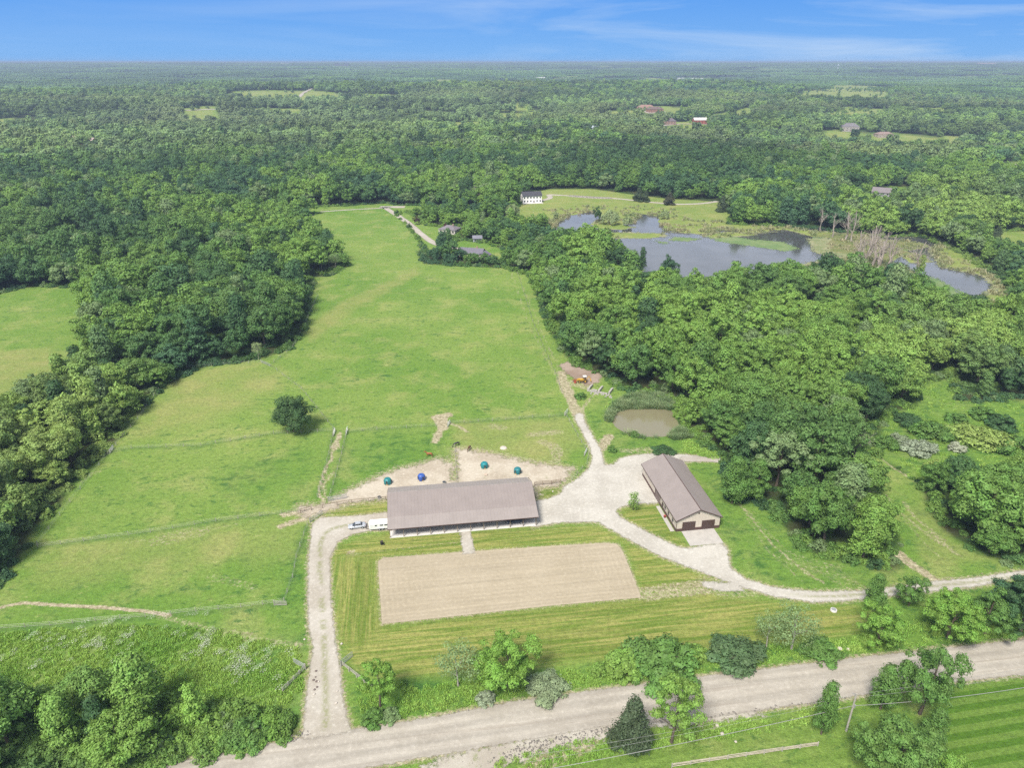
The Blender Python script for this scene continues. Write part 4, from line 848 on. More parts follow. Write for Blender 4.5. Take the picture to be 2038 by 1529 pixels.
for lab, i in recs:
    grp = used[lab]; lb = lab
    if len(grp) > 1: lb = '%s, %s from left' % (lab, ORD[min(8, sorted(grp, key=lambda q: pu[q]).index(i))])
    st = 'trees of the lower left wood' if pv[i] > 1250 and pu[i] < 700 else ('trees of the west wood' if pu[i] < 700 else ('trees of the far woods' if pd[i] > 480 else 'trees of the east wood'))
    if len(lb.replace(',', '').split()) > 16: lb = lb.replace('some way ', '')
    if len(lb.replace(',', '').split()) > 16: lb = ' '.join(lb.split()[1:])
    place(KEYS[kk[i]], NX[i], NY[i], 1, rz[i], tones[i], sx=size[i], sz=size[i]*szf[i], label=lb, group=st).scale.y *= .8+.4*((i*7919) % 97)/97

# ---- everything else that is wooded: one object whose points carry tree crowns
def canopy_patch(seed, W, n, lv, size):
    """a rough block of distant canopy: many small crowns, each a few leaf clumps"""
    rs = np.random.RandomState(seed); Vs = []; Fs = []; o = 0
    for i in range(n):
        x, y = rs.uniform(-W/2, W/2, 2); R = rs.uniform(4.5, 8); h = rs.uniform(8, 14)
        d = unit(lv, rs); d[:, 2] = np.abs(d[:, 2]); P = d*np.array([R, R, R*.7])+np.array([x, y, h-R*.7])
        N = d+unit(lv, rs)*.3; N /= np.linalg.norm(N, axis=1)[:, None]; V, F = leaves(P, N, size, rs, .8); Vs.append(V); Fs.append(F+o); o += len(V)
    return np.vstack(Vs), np.vstack(Fs)
def gn_object(name, protos, pts, mats, label, cat):
    """protos: [(V,F)], pts: dict(pos, which, rot, scl, tone). Geometry nodes put proto k on the points with which == k"""
    Vs = []; Fs = []; part = []; o = 0
    for k, (V, F) in enumerate(protos): Vs.append(V); Fs.append(F+o); o += len(V); part.append(np.full(len(V), k))
    n = len(pts['pos']); Vs.append(pts['pos']); part.append(np.full(n, -1)); nv = o
    pad = lambda a: np.vstack([np.zeros((nv, 3)), a])
    me = npmesh(name, np.vstack(Vs), np.vstack(Fs), mats, dict(part=np.concatenate(part).astype(int), which=np.concatenate([np.zeros(nv, int)-1, pts['which']]).astype(int), rot=pad(pts['rot']), scl=pad(pts['scl']), tone=pad(pts['tone'])))
    ob = link(name, me); tag(ob, label, cat, kind='stuff')
    ng = bpy.data.node_groups.new(name+'_scatter', 'GeometryNodeTree')
    ng.interface.new_socket('Geometry', in_out='INPUT', socket_type='NodeSocketGeometry'); ng.interface.new_socket('Geometry', in_out='OUTPUT', socket_type='NodeSocketGeometry')
    N = ng.nodes; L = ng.links; gi = N.new('NodeGroupInput'); go = N.new('NodeGroupOutput'); jn = N.new('GeometryNodeJoinGeometry')
    def attr(nm, t):
        a = N.new('GeometryNodeInputNamedAttribute'); a.data_type = t; a.inputs[0].default_value = nm; return a.outputs[0]
    def eq(nm, k):
        c = N.new('FunctionNodeCompare'); c.data_type = 'INT'; c.operation = 'EQUAL'; L.new(attr(nm, 'INT'), c.inputs[2]); c.inputs[3].default_value = k; return c.outputs[0]
    sp = N.new('GeometryNodeSeparateGeometry'); sp.domain = 'POINT'; L.new(gi.outputs[0], sp.inputs[0]); L.new(eq('part', -1), sp.inputs[1])
    for k in range(len(protos)):
        s2 = N.new('GeometryNodeSeparateGeometry'); s2.domain = 'POINT'; L.new(gi.outputs[0], s2.inputs[0]); L.new(eq('part', k), s2.inputs[1])
        io = N.new('GeometryNodeInstanceOnPoints'); L.new(sp.outputs[0], io.inputs['Points']); L.new(eq('which', k), io.inputs['Selection']); L.new(s2.outputs[0], io.inputs['Instance'])
        e2r = N.new('FunctionNodeEulerToRotation'); L.new(attr('rot', 'FLOAT_VECTOR'), e2r.inputs[0]); L.new(e2r.outputs[0], io.inputs['Rotation']); L.new(attr('scl', 'FLOAT_VECTOR'), io.inputs['Scale'])
        L.new(io.outputs[0], jn.inputs[0])
    L.new(jn.outputs[0], go.inputs[0]); md = ob.modifiers.new('scatter', 'NODES'); md.node_group = ng; return ob
def cr(seed, R, z0, H, nl, nleaf, size, kind, **kw): c = crown(seed, R, z0, H, nl, nleaf, size, kind, **kw); return c[0], c[1]
pr = [cr(31, 6.2, 1.2, 14, 60, 4000, .88, 'round', lr=(.12, .34), qr=(.42, .92)), cr(32, 6.4, 1, 12.5, 66, 4000, .88, 'round', lr=(.11, .32), qr=(.42, .94)), cr(33, 6, 1.6, 15, 54, 3800, .88, 'round', lr=(.13, .38), qr=(.4, .92)), cr(34, 7.6, 1.2, 13, 70, 4600, .9, 'round', lr=(.1, .28), qr=(.42, .95)), cr(35, 4.6, 1, 16, 22, 2600, .9, 'tall', lr=(.34, .55)), cr(36, 4, 1, 13, 16, 2200, .9, 'tall', lr=(.36, .6)),
      cr(37, 6.4, 2, 13.5, 44, 3400, .82, 'round', lr=(.1, .3), qr=(.4, 1.0)), cr(38, 5.2, 2, 15.5, 38, 3000, .82, 'round', lr=(.11, .34), qr=(.38, 1)), cr(39, 3.6, 1, 15, 18, 2000, .8, 'tall', lr=(.28, .5)),
      cr(41, 6.4, 1, 14, 22, 900, 1.7, 'round', lr=(.24, .48), jit=.35), cr(42, 6.8, 1, 12, 24, 900, 1.7, 'round', lr=(.22, .44), jit=.35), cr(43, 5, 1, 15, 14, 700, 1.6, 'tall', lr=(.34, .56), jit=.35),
      canopy_patch(51, 150, 190, 30, 4.6), canopy_patch(52, 150, 190, 30, 4.6)]
sm = ~isbig
pos = [np.stack([NX[sm], NY[sm], height(NX[sm], NY[sm])-.1], 1)]; wh = [kk[sm]]; ro = [np.stack([0*rz[sm], 0*rz[sm], rz[sm]], 1)]; sc = [np.stack([size[sm], size[sm]*rs.uniform(.8, 1.2, int(sm.sum())), size[sm]*szf[sm]], 1)]; tn = [tones[sm]]
MX, MY, MS = scatter(950, 3000, 12.2, rs, 3)
mu, mv, md_ = proj(MX, MY, height(MX, MY)+8); n = len(MX)
vis = (mu > -150) & (mu < 2190)
MX, MY, mu, mv = MX[vis], MY[vis], mu[vis], mv[vis]; thin = rs.rand(len(MX)) > .55*(fbm(MX/90, MY/60, 271, 3) > .60); MX, MY, mu, mv = MX[thin], MY[thin], mu[thin], mv[thin]; n = len(MX)
s = rs.uniform(.8, 1.65, n); mt = tone_at(MX, MY, mu, mv, rs)
big_n = np.clip((fbm(MX/150, MY/100, 71, 3)-.5)*2.4+.5, 0, 1)[:, None]; mt = mt*(.62+.7*big_n); pale = np.clip((fbm(MX/230, MY/130, 171, 3)-.52)*5, 0, 1)[:, None]*.55; mt = mt*(1-pale)+np.array([.20, .25, .105])*pale
pos.append(np.stack([MX, MY, height(MX, MY)-.2], 1)); wh.append(9+rs.choice(3, n, p=[.45, .35, .2])); z_ = rs.uniform(0, 6.28, n); ro.append(np.stack([0*z_, 0*z_, z_], 1)); sc.append(np.stack([s, s, s*rs.uniform(.8, 1.15, n)], 1)); tn.append(mt)
HX, HY = rs.uniform(-2600, 2600, 60000), rs.uniform(700, 3300, 60000); k = (np.abs(HX) < HY*.8) & (np.hypot(HX, HY) > 900); HX, HY = HX[k], HY[k]; cs_ = clear_sd(HX, HY)
k = (cs_ > 0) & (rs.rand(len(HX)) < .30*(fbm(HX/35, HY/25, 83, 2) > .56)+.02); HX, HY = HX[k], HY[k]; n = len(HX); u_, v_, _ = proj(HX, HY, 5)
s = rs.uniform(.35, .85, n); z_ = rs.uniform(0, 6.28, n); pos.append(np.stack([HX, HY, height(HX, HY)-.2], 1)); wh.append(9+rs.choice(3, n)); ro.append(np.stack([0*z_, 0*z_, z_], 1)); sc.append(np.stack([s, s, s], 1)); tn.append(tone_at(HX, HY, u_, v_, rs))
# canopy blocks to the horizon
def blocks(r0, r1, sp, scl):
    X, Y = np.meshgrid(np.arange(-r1*.8, r1*.8, sp), np.arange(r0*.7, r1, sp)); X = X.ravel(); Y = Y.ravel(); X = X+rs.uniform(-.3, .3, len(X))*sp; Y = Y+rs.uniform(-.3, .3, len(Y))*sp
    d = np.hypot(X, Y); k = (d > r0) & (d <= r1) & (np.abs(X) < Y*.80+200); X, Y = X[k], Y[k]; k = clear_sd(X, Y) < 0; X, Y = X[k], Y[k]; n = len(X)
    pos.append(np.stack([X, Y, height(X, Y)-1], 1)); wh.append(12+rs.choice(2, n)); z = rs.choice(4, n)*math.pi/2+rs.uniform(-.2, .2, n); ro.append(np.stack([0*z, 0*z, z], 1))
    sc.append(np.stack([np.full(n, scl)]*2+[rs.uniform(.8, 1.3, n)], 1)); u_, v_, _ = proj(X, Y, 0); nn = fbm(X/700, Y/400, 72, 3)[:, None]; tn.append(tone_at(X, Y, u_, v_, rs)*.5*(.35+1.3*nn)+np.array(T_MID)*.5*(.35+1.3*nn))
blocks(2960, 6500, 112, 1.0); blocks(6500, 14000, 210, 1.75)
gn_object('woodland', pr, dict(pos=np.vstack(pos), which=np.concatenate(wh), rot=np.vstack(ro), scl=np.vstack(sc), tone=np.vstack(tn)), [M['leaf']], 'continuous broadleaf woodland stretching back to the horizon', 'woodland')

# undergrowth skirts the woods; rank grass and weeds on verges and scrub; reeds round the pond
def zone_pts(polys, n, rs, noise=None):
    out = []
    for P, nn in polys:
        P = GF(P); X = rs.uniform(P[:, 0].min(), P[:, 0].max(), nn*3); Y = rs.uniform(P[:, 1].min(), P[:, 1].max(), nn*3); k = inside(X, Y, P); out.append(np.stack([X[k], Y[k]], 1)[:nn])
    return np.vstack(out)
def undergrowth():
    rs = np.random.RandomState(77); X = rs.uniform(-330, 480, 150000); Y = rs.uniform(70, 640, 150000); k = np.abs(X) < Y*.8+25; X, Y = X[k], Y[k]
    s = clear_sd(X, Y); k = (s < .8) & (s > -4.5) & (rs.rand(len(X)) < .5); X, Y = X[k], Y[k]
    nx = rs.uniform(-330, 480, 9000); ny = rs.uniform(70, 420, 9000); s2 = clear_sd(nx, ny); k2 = (s2 < -3) & (np.abs(nx) < ny*.8+25); bl_ = zone_pts([(INNER['bottom_left_wood'], 900)], 0, rs); X = np.concatenate([X, nx[k2], bl_[:, 0]]); Y = np.concatenate([Y, ny[k2], bl_[:, 1]])
    n = len(X); u, v, d = proj(X, Y, 1); t = tone_at(X, Y, u, v, rs)*.9; z = rs.uniform(0, 6.28, n); s = rs.uniform(.35, 1.0, n)
    gn_object('undergrowth', [cr(61, 2.4, 0, 3.0, 14, 800, .55, 'dome'), cr(62, 2.6, 0, 2.4, 18, 800, .55, 'dome', lr=(.22, .34))], dict(pos=np.stack([X, Y, height(X, Y)-.1], 1), which=rs.choice(2, n), rot=np.stack([0*z, 0*z, z], 1), scl=np.stack([s, s, s*rs.uniform(.6, 1.3, n)], 1), tone=t), [M['leaf']], 'low tangled undergrowth along the edges of the woods', 'undergrowth')
undergrowth()
def tuft(seed, n, h, r, w, flower=0):
    rs = np.random.RandomState(seed); V = []; F = []
    for i in range(n):
        a = rs.uniform(0, 6.28); q = r*math.sqrt(rs.rand()); x, y = q*math.cos(a), q*math.sin(a); hh = h*rs.uniform(.5, 1.1); b = rs.uniform(0, 6.28); dx, dy = math.cos(b)*w, math.sin(b)*w; lx, ly = rs.uniform(-.8, .8, 2)*hh
        k = len(V); V += [(x-dx, y-dy, 0), (x+dx, y+dy, 0), (x+dx*.7+lx, y+dy*.7+ly, hh), (x-dx*.7+lx, y-dy*.7+ly, hh*.96)]; F.append((k, k+1, k+2, k+3))
    return np.array(V), np.array(F)
def meadow_stuff():
    rs = np.random.RandomState(88)
    VER = [(705,1352),(760,1362),(870,1362),(1000,1352),(1250,1322),(1480,1292),(1600,1284),(1700,1270),(1800,1240),(1960,1235),(2060,1225),(2060,1262),(1880,1280),(1726,1298),(1360,1342),(1200,1363),(1031,1385),(843,1421),(722,1440)]
    P = zone_pts([(VER, 7000), ([(-40,1262),(240,1246),(420,1252),(596,1295),(600,1370),(560,1440),(400,1420),(-40,1400)], 9000), (CLEAR['scrubland'], 3500), ([(1150,1480),(1400,1446),(1660,1408),(1700,1430),(1500,1460),(1100,1529),(940,1529)], 1500), ([(1205,800),(1340,800),(1345,812),(1235,812),(1212,835)], 500), ([(1362,872),(1440,905),(1440,918),(1360,900)], 600)], 0, rs)
    k = rs.rand(len(P)) < .15+.75*fbm(P[:, 0]/4, P[:, 1]/4, 91, 3); P = P[k][::2]; n = len(P); t = fbm(P[:, 0]/8, P[:, 1]/8, 92, 2)[:, None]
    tone = np.array([.16, .32, .05])*(1-t)+np.array([.33, .46, .11])*t; z = rs.uniform(0, 6.28, n); s = rs.uniform(.5, 1.3, n)
    gn_object('tall_grass', [tuft(1, 60, .45, .6, .05), tuft(2, 50, .38, .75, .06)], dict(pos=np.column_stack([P, height(P[:, 0], P[:, 1])]), which=rs.choice(2, n), rot=np.stack([0*z, 0*z, z], 1), scl=np.stack([s]*3, 1), tone=tone), [M['leaf']], 'rank tall grass on the verges and rough ground', 'tall grass')
    # white umbels
    Pf = zone_pts([([(0,1262),(240,1246),(420,1252),(590,1300),(570,1380),(400,1350),(130,1330),(-40,1340),(-40,1290)], 500), ([(410,1265),(480,1275),(510,1330),(440,1345),(390,1300)], 130), ([(100,1290),(250,1262),(300,1262),(200,1300)], 90), ([(170,1238),(420,1222),(420,1226),(180,1246)], 60)], 0, rs)
    k = rs.rand(len(Pf)) < np.clip(fbm(Pf[:, 0]/3, Pf[:, 1]/3, 95, 2)*1.9-.75, 0, .6); Pf = Pf[k]; n = len(Pf); m, tt, out = newmat('white_flowers'); b = NB(tt); b.l(b.bsdf((.46, .48, .40), .9, .1), out.inputs[0])
    V, F = leaves(np.random.RandomState(3).uniform(-1, 1, (26, 3))*[.6, .6, .12]+[0, 0, .7], unit(26, np.random.RandomState(4))*.4+[0, 0, 1], .11, np.random.RandomState(5), .9)
    gn_object('wildflowers', [(V, F)], dict(pos=np.column_stack([Pf, np.zeros(n)]), which=np.zeros(n, int), rot=np.zeros((n, 3)), scl=np.ones((n, 3))*rs.uniform(.6, 1.4, n)[:, None], tone=np.ones((n, 3))), [m], 'white wild flowers scattered through the rough field', 'wildflowers')
    RE = zone_pts([([(1203,838),(1212,818),(1232,797),(1262,786),(1300,783),(1338,795),(1345,812),(1335,816),(1300,813),(1245,815),(1223,823),(1215,842)], 1500), ([(1342,862),(1356,852),(1375,872),(1345,878),(1326,870)], 220), ([(1244,862),(1290,872),(1320,872),(1285,875),(1240,866)], 25)], 0, rs)
    Lk = g['LAKE']; SX = rs.uniform(Lk[:, 0].min()-25, Lk[:, 0].max()+25, 90000); SY = rs.uniform(Lk[:, 1].min()-25, Lk[:, 1].max()+25, 90000); sdl = psd(SX, SY, Lk); isl_ = np.zeros(len(SX), bool)
    for q_ in ISL: isl_ |= psd(SX, SY, q_) > -1
    cs_ = clear_sd(SX, SY); pr_ = np.where(isl_, .07, np.where((sdl < 2.5) & (sdl > -7), .16, np.where((sdl <= -9) & (sdl > -30), .05, 0)))*(fbm(SX/12, SY/12, 97, 2) > .42); k = (rs.rand(len(SX)) < pr_) & (cs_ > 0); SX, SY = SX[k], SY[k]; n = len(SX)
    t = fbm(SX/14, SY/14, 98, 2)[:, None]*.6+rs.rand(n)[:, None]*.4; tone = np.array([.11, .19, .07])*(1-t)+np.array([.42, .37, .24])*t
    gn_object('marsh_grass', [tuft(6, 36, 1.5, 1.1, .09)], dict(pos=np.column_stack([SX, SY, np.full(n, -.1)]), which=np.zeros(n, int), rot=np.stack([np.zeros(n), np.zeros(n), rs.uniform(0, 6, n)], 1), scl=np.stack([rs.uniform(.6, 1.5, n)]*3, 1), tone=tone), [M['leaf']], 'brown and green marsh grass fringing the lake', 'marsh grass')
    n = len(RE); t = rs.rand(n)[:, None]; tone = np.array([.10, .19, .07])*(1-t)+np.array([.27, .33, .17])*t
    gn_object('reeds', [tuft(5, 40, 1.6, .6, .045)], dict(pos=np.column_stack([RE, np.full(n, -.15)]), which=np.zeros(n, int), rot=np.stack([np.zeros(n), np.zeros(n), rs.uniform(0, 6, n)], 1), scl=np.stack([rs.uniform(.4, 1.2, n)*(.6+.7*fbm(RE[:, 0]/2.5, RE[:, 1]/2.5, 99, 2))]*3, 1), tone=tone), [M['leaf']], 'dense band of reeds around the brown pond', 'reeds')
    # loose stones by the road edges
    ms = plain('stones', (.16, .145, .13), .9, .2, .5, 5); st = []
    for k in range(3):
        bm = bmesh.new(); bmesh.ops.create_icosphere(bm, subdivisions=1, radius=.5); r_ = random.Random(k)
        V = np.array([[v.co.x*r_.uniform(.7, 1.2), v.co.y*r_.uniform(.6, 1), v.co.z*r_.uniform(.4, .7)] for v in bm.verts]); F = np.array([[v.index for v in f.verts]+[f.verts[0].index] for f in bm.faces]); bm.free(); st.append((V, F))
    # triangles only for this one
    P = zone_pts([([(1040,1480),(1210,1448),(1215,1456),(1180,1470),(1090,1495),(1000,1520),(960,1520)], 420), ([(860,1424),(1000,1396),(1130,1378),(1130,1382),(1000,1402),(870,1430)], 70), ([(1220,1440),(1460,1416),(1680,1388),(1690,1394),(1460,1424),(1230,1450)], 260), ([(540,1478),(610,1452),(625,1462),(560,1486)], 60), ([(360,1512),(600,1462),(600,1468),(370,1522)], 80)], 0, rs); n = len(P); s = rs.uniform(.12, .5, n)**1.0
    me_p = []; Vs = []; Fs = []; o = 0
    for i in range(n):
        V, F = st[i % 3]; a = rs.uniform(0, 6.28); c_, s_ = math.cos(a), math.sin(a); W = V*s[i]; W = np.stack([W[:, 0]*c_-W[:, 1]*s_+P[i, 0], W[:, 0]*s_+W[:, 1]*c_+P[i, 1], W[:, 2]+.08*s[i]], 1); Vs.append(W); Fs.append(F[:, :3]+o); o += len(W)
    tag(link('loose_stones', npmesh('loose_stones', np.vstack(Vs), np.vstack(Fs), [ms])), 'loose dark stones lying along the road edges', 'stones', kind='stuff')
meadow_stuff()

# ------------------------------------------------------------------ buildings and things
def metal_mat(name, col, rib=1.1, rough=.55, rot=0, axis='X', var=.08, spec=.4):
    m, t, out = newmat(name); b = NB(t); p = b.pos(obj=True)
    wv = b.n('ShaderNodeTexWave', wave_type='BANDS', bands_direction=axis, wave_profile='SIN'); b.l(p, wv.inputs[0]); wv.inputs['Scale'].default_value = rib*.314
    r = b.step(wv.outputs['Fac'], .86, .98); n1 = b.noise(p, .35, 4, .6); n2 = b.noise(p, 3, 4, .7)
    c = b.mulc(col, b.math('MULTIPLY', b.rng(n1, 1-var, 1+var), b.rng(n2, 1-var, 1+var)))
    c = b.mulc(c, b.math('SUBTRACT', 1.0, b.math('MULTIPLY', r, .05)))
    b.l(b.bsdf(c, rough, spec, b.bump(r, .35, .03)), out.inputs[0]); return m
M['roofmain'] = metal_mat('brown_metal_roof', (.208, .178, .166), 1.1)
M['rooflow_lit'] = metal_mat('brown_metal_lower_roof_lit', (.236, .206, .191), 1.1)  # roof brown lightened: the light on the flatter pitch is in the colour
M['trim'] = plain('brown_trim', (.075, .045, .040), .6, .3)
M['cream'] = metal_mat('cream_metal_siding', (.47, .415, .35), 1.1, .6)
M['creamy'] = metal_mat('cream_metal_siding_long', (.47, .415, .35), 1.1, .6, axis='Y')
M['wains'] = metal_mat('brown_wainscot', (.085, .048, .042), 1.1, .6); M['wainsy'] = metal_mat('brown_wainscot_long', (.085, .048, .042), 1.1, .6, axis='Y')
M['roofy'] = metal_mat('brown_metal_roof_ribs', (.222, .190, .176), 1.1, axis='Y')
M['door'] = plain('dark_brown_door', (.060, .036, .030), .5, .4, .1)
M['concrete'] = plain('concrete', (.52, .50, .475), .9, .2, .12, .6); M['glass'] = plain('dark_glass', (.03, .035, .04), .15, .6, .1)
M['timber'] = plain('timber_post', (.20, .155, .115), .9, .1, .2); M['wpost'] = plain('weathered_post', (.34, .32, .28), .9, .1, .25)
M['padc'] = plain('pad_concrete', (.36, .34, .31), .9, .2, .12, .6); M['wire'] = plain('galvanised_wire', (.33, .32, .30), .5, .4, .1, 1, .6); M['white'] = plain('white_paint', (.62, .62, .60), .5, .4, .06); M['steel'] = plain('galvanised_steel', (.38, .39, .39), .5, .5, .1, 2, .5)
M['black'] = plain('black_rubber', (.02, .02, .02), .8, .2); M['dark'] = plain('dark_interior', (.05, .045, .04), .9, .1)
def quad(b, a, c, d, e, m=0, th=0): b.add([a, c, d, e], [(0, 1, 2, 3)], m)
def slabroof(b, x0, x1, p0, p1, th=.12, m=0):
    """sloping slab from (y,z) p0 to p1 running x0..x1"""
    (ya, za), (yb, zb) = p0, p1; v = []
    for x in (x0, x1): v += [(x, ya, za), (x, yb, zb), (x, yb, zb-th), (x, ya, za-th)]
    b.add(v, [(0, 1, 5, 4), (3, 7, 6, 2), (0, 4, 7, 3), (1, 2, 6, 5), (0, 3, 2, 1), (4, 5, 6, 7)], m)
# --- the long stable: ridge along x, open shed bay toward the camera
A = G(776, 1072); B_ = G(1068, 1047); ang = math.atan2(B_[1]-A[1], B_[0]-A[0]); Lb = 39.1
st = empty('stable', (A[0], A[1], 0), ang, 'long stable with brown metal roof and an open post-lined front', 'stable')
b = MB(); b.box(0, Lb, 0, 17.0, 0, .14); b.build('concrete_floor', M['concrete'], st)
b = MB(); slabroof(b, -.35, Lb+.5, (3.35, 4.42), (11.0, 7.02)); b.build('main_roof', M['roofmain'], st)
b = MB(); slabroof(b, -.35, Lb+.5, (-.6, 3.25), (3.347, 4.40)); b.build('porch_roof', M['rooflow_lit'], st)
b = MB(); slabroof(b, -.35, Lb+.2, (11.003, 7.02), (17.6, 4.45)); b.build('rear_roof', metal_mat('rear_roof_painted_gleam', (.27, .235, .215), 1.1), st)  # lighter brown paints in the gleam of the far slope at grazing angle
b = MB(); b.tube((-.35, 11, 7.0), (Lb+.5, 11, 7.0), .09, n=6); b.build('ridge_cap', M['rooflow_lit'], st)
b = MB(); b.box(-.36, Lb+.51, -.66, -.602, 3.06, 3.27); b.build('gutter', M['trim'], st)
for sx in (-.38, Lb+.503):
    b = MB()
    for p0, p1 in (((-.6, 3.26), (3.35, 4.43)), ((3.36, 4.43), (11, 7.03)), ((11.01, 7.03), (17.6, 4.46))): slabroof(b, sx-.03, sx, p0, p1, .22)
    b.build('gable_trim', M['trim'], st)
W = [(2.9, 4.1), (11, 6.82), (17.0, 4.5), (17.0, .14), (2.9, .14)]
for x0, x1 in ((.05, .2), (Lb-.2, Lb-.05)):
    b = MB(); v = [(x0, y, z) for y, z in W]+[(x1, y, z) for y, z in W]; n = 5
    b.add(v, [(i, (i+1) % n, n+(i+1) % n, n+i) for i in range(n)]+[tuple(range(n-1, -1, -1)), tuple(range(n, 2*n))]); b.build('end_wall', M['creamy'], st)
b = MB(); b.box(.2, Lb-.2, 16.8, 17.0, .14, 4.5); b.build('rear_wall', M['cream'], st)
b = MB(); b.box(.2, Lb-.2, 4.6, 4.75, .14, 4.6); b.build('stall_front_wall', M['cream'], st)
for i in range(5):
    b = MB(); x = 3.2+i*7.6; b.box(x, x+1.9, 4.52, 4.597, .16, 2.5); fd = b.build('stall_door', M['door'], st)
for i in range(12):
    x = .12+i*(Lb-.24)/11; b = MB(); b.box(x-.08, x+.08, .10, .26, .14, 3.27); b.build('post', M['timber'], st)
b = MB(); b.box(0, Lb, .08, .28, 3.275, 3.42); b.build('beam', M['timber'], st)
# --- the cream garage barn: ridge along local y, big doors toward the camera
A2 = G(1345, 1059); B2 = G(1431, 1051); ang2 = math.atan2(B2[1]-A2[1], B2[0]-A2[0]); W2 = 12.12; L2 = 28.6
gb = empty('garage_barn', (A2[0], A2[1], 0), ang2, 'cream metal barn with brown roof and two garage doors', 'barn')
RZ = 6.75; EZ = 3.72; OV = .45; mid = W2/2; sl = (RZ-EZ)/(mid+OV)
def roofside(x0, z0, x1, z1, nm, mat):
    b = MB(); v = []
    for y in (-.45, L2+.45): v += [(x0, y, z0), (x1, y, z1), (x1, y, z1-.14), (x0, y, z0-.14)]
    b.add(v, [(0, 1, 5, 4), (3, 7, 6, 2), (0, 4, 7, 3), (1, 2, 6, 5), (0, 3, 2, 1), (4, 5, 6, 7)]); return b.build(nm, mat, gb)
rl = roofside(-OV, EZ, mid-.002, RZ, 'roof_slope', M['roofy']); rr_ = roofside(mid+.002, RZ, W2+OV, EZ, 'roof_slope', M['roofy'])
b = MB(); b.tube((mid, -.47, RZ+.03), (mid, L2+.47, RZ+.03), .11, n=6); b.build('ridge_cap', M['trim'], gb)
for y in (-.50, L2+.452):
    b = MB()
    for (xa, za), (xb, zb) in (((-OV, EZ), (mid, RZ)), ((mid, RZ), (W2+OV, EZ))):
        v = []
        for yy in (y, y+.045): v += [(xa, yy, za+.02), (xb, yy, zb+.02), (xb, yy, zb-.24), (xa, yy, za-.24)]
        b.add(v, [(0, 1, 5, 4), (3, 7, 6, 2), (0, 4, 7, 3), (1, 2, 6, 5), (0, 3, 2, 1), (4, 5, 6, 7)])
    b.build('gable_trim', M['trim'], gb)
for x in (-OV-.06, W2+OV): 
    b = MB(); b.box(x, x+.06, -.45, L2+.45, EZ-.26, EZ-.04); b.build('gutter', M['trim'], gb)
for y in (0, L2-.15):
    hz_ = EZ+sl*OV-.16; P5 = [(.001, .9), (W2-.001, .9), (W2-.001, hz_), (mid, RZ-.16), (.001, hz_)]; b = MB(); b.ext(P5, y, y+.15); b.build('gable_wall', M['cream'], gb)
    b = MB(); b.box(-.02, W2+.02, y-.03, y+.17, 0, .9); b.build('wainscot', M['wains'], gb)
for x in (0, W2-.15):
    b = MB(); b.box(x, x+.15, .152, L2-.152, .9, EZ+sl*OV*.5-.12); b.build('side_wall', M['creamy'], gb)
    b = MB(); b.box(x-.03, x+.18, .175, L2-.175, 0, .9); b.build('wainscot', M['wainsy'], gb)
for x0 in (1.75, 7.15):
    b = MB(); b.box(x0, x0+3.35, -.075, -.034, .02, 2.75)
    d = b.build('garage_door', M['door'], gb); b = MB()
    for z in (.55, 1.1, 1.65, 2.2): b.box(x0+.05, x0+3.3, -.085, -.078, z-.02, z+.02)
    b.build('panel_line', M['trim'], d)
    b = MB(); b.box(x0-.14, x0-.003, -.09, -.034, 0, 2.9); b.box(x0+3.353, x0+3.49, -.09, -.034, 0, 2.9); b.box(x0-.003, x0+3.353, -.09, -.034, 2.755, 2.9); b.build('door_frame', M['trim'], d)
b = MB(); b.tube((mid-.15, -.06, 5.35), (mid-.15, -.002, 5.35), .24, n=14); b.build('gable_vent', M['door'], gb)
for x in (-.045, W2-.08):
    b = MB(); b.box(x, x+.125, -.045, -.001, .9, EZ-.1); b.build('corner_trim', M['trim'], gb)
b = MB(); b.box(-.11, -.05, 12.6, 16.6, .05, 3.3); d = b.build('sliding_door', plain('side_door', (.16, .12, .11), .6, .3), gb)
b = MB(); b.box(-.16, -.112, 12.2, 16.9, 3.3, 3.46); b.build('door_track', M['trim'], d)
b = MB(); b.box(-.13, -.04, 16.62, 17.0, .0, 3.25); b.build('door_edge', M['trim'], d)
b = MB(); b.box(-.09, -.032, 10.1, 11.1, .05, 2.15); b.build('walk_door', M['door'], gb)
for y in (2.4, 5.6, 8.3):
    b = MB(); b.box(-.06, -.001, y, y+.95, 1.25, 2.3); d = b.build('window', M['trim'], gb); b = MB(); b.box(-.075, -.062, y+.1, y+.85, 1.35, 2.2); b.build('pane', M['glass'], d)
b = MB(); b.tube((W2+.12, 1.0, .6), (W2+.12, 1.0, 2.1), .2, n=10); b.build('meter_box', M['white'], gb)
b = MB(); b.box(-.15, -.09, 6.4, 7.0, .5, .95); 
pad = empty('concrete_pad', (A2[0], A2[1], 0), ang2, 'pale concrete apron in front of the two garage doors', 'paving'); pad['kind'] = 'structure'
b = MB()
for i in range(2):
    x0 = 1.5+i*4.55; b.box(x0, x0+4.53, -6.4, -.10, -.1, .07)
b.build('concrete_slab', M['padc'], pad)
b = MB(); b.box(-1.35, -.25, .3, 12.2, -.1, .05); w_ = b.build('side_walk', M['padc']); w_.location = (A2[0], A2[1], 0); w_.rotation_euler = (0, 0, ang2); tag(w_, 'narrow concrete walk along the west wall of the cream barn', 'path', kind='structure')
fp = MB(); c_, s_ = math.cos(ang2), math.sin(ang2)
fp.tube((0, 0, 0), (0, 0, .45), .26, .34, 10); q = empty('flower_pot', (A2[0]+c_*-.75-s_*6.6, A2[1]+s_*-.75+c_*6.6, .05), 0, 'red flower pot on the walk beside the cream barn wall', 'flower pot'); fp.build('pot', plain('pot', (.12, .05, .04)), q)
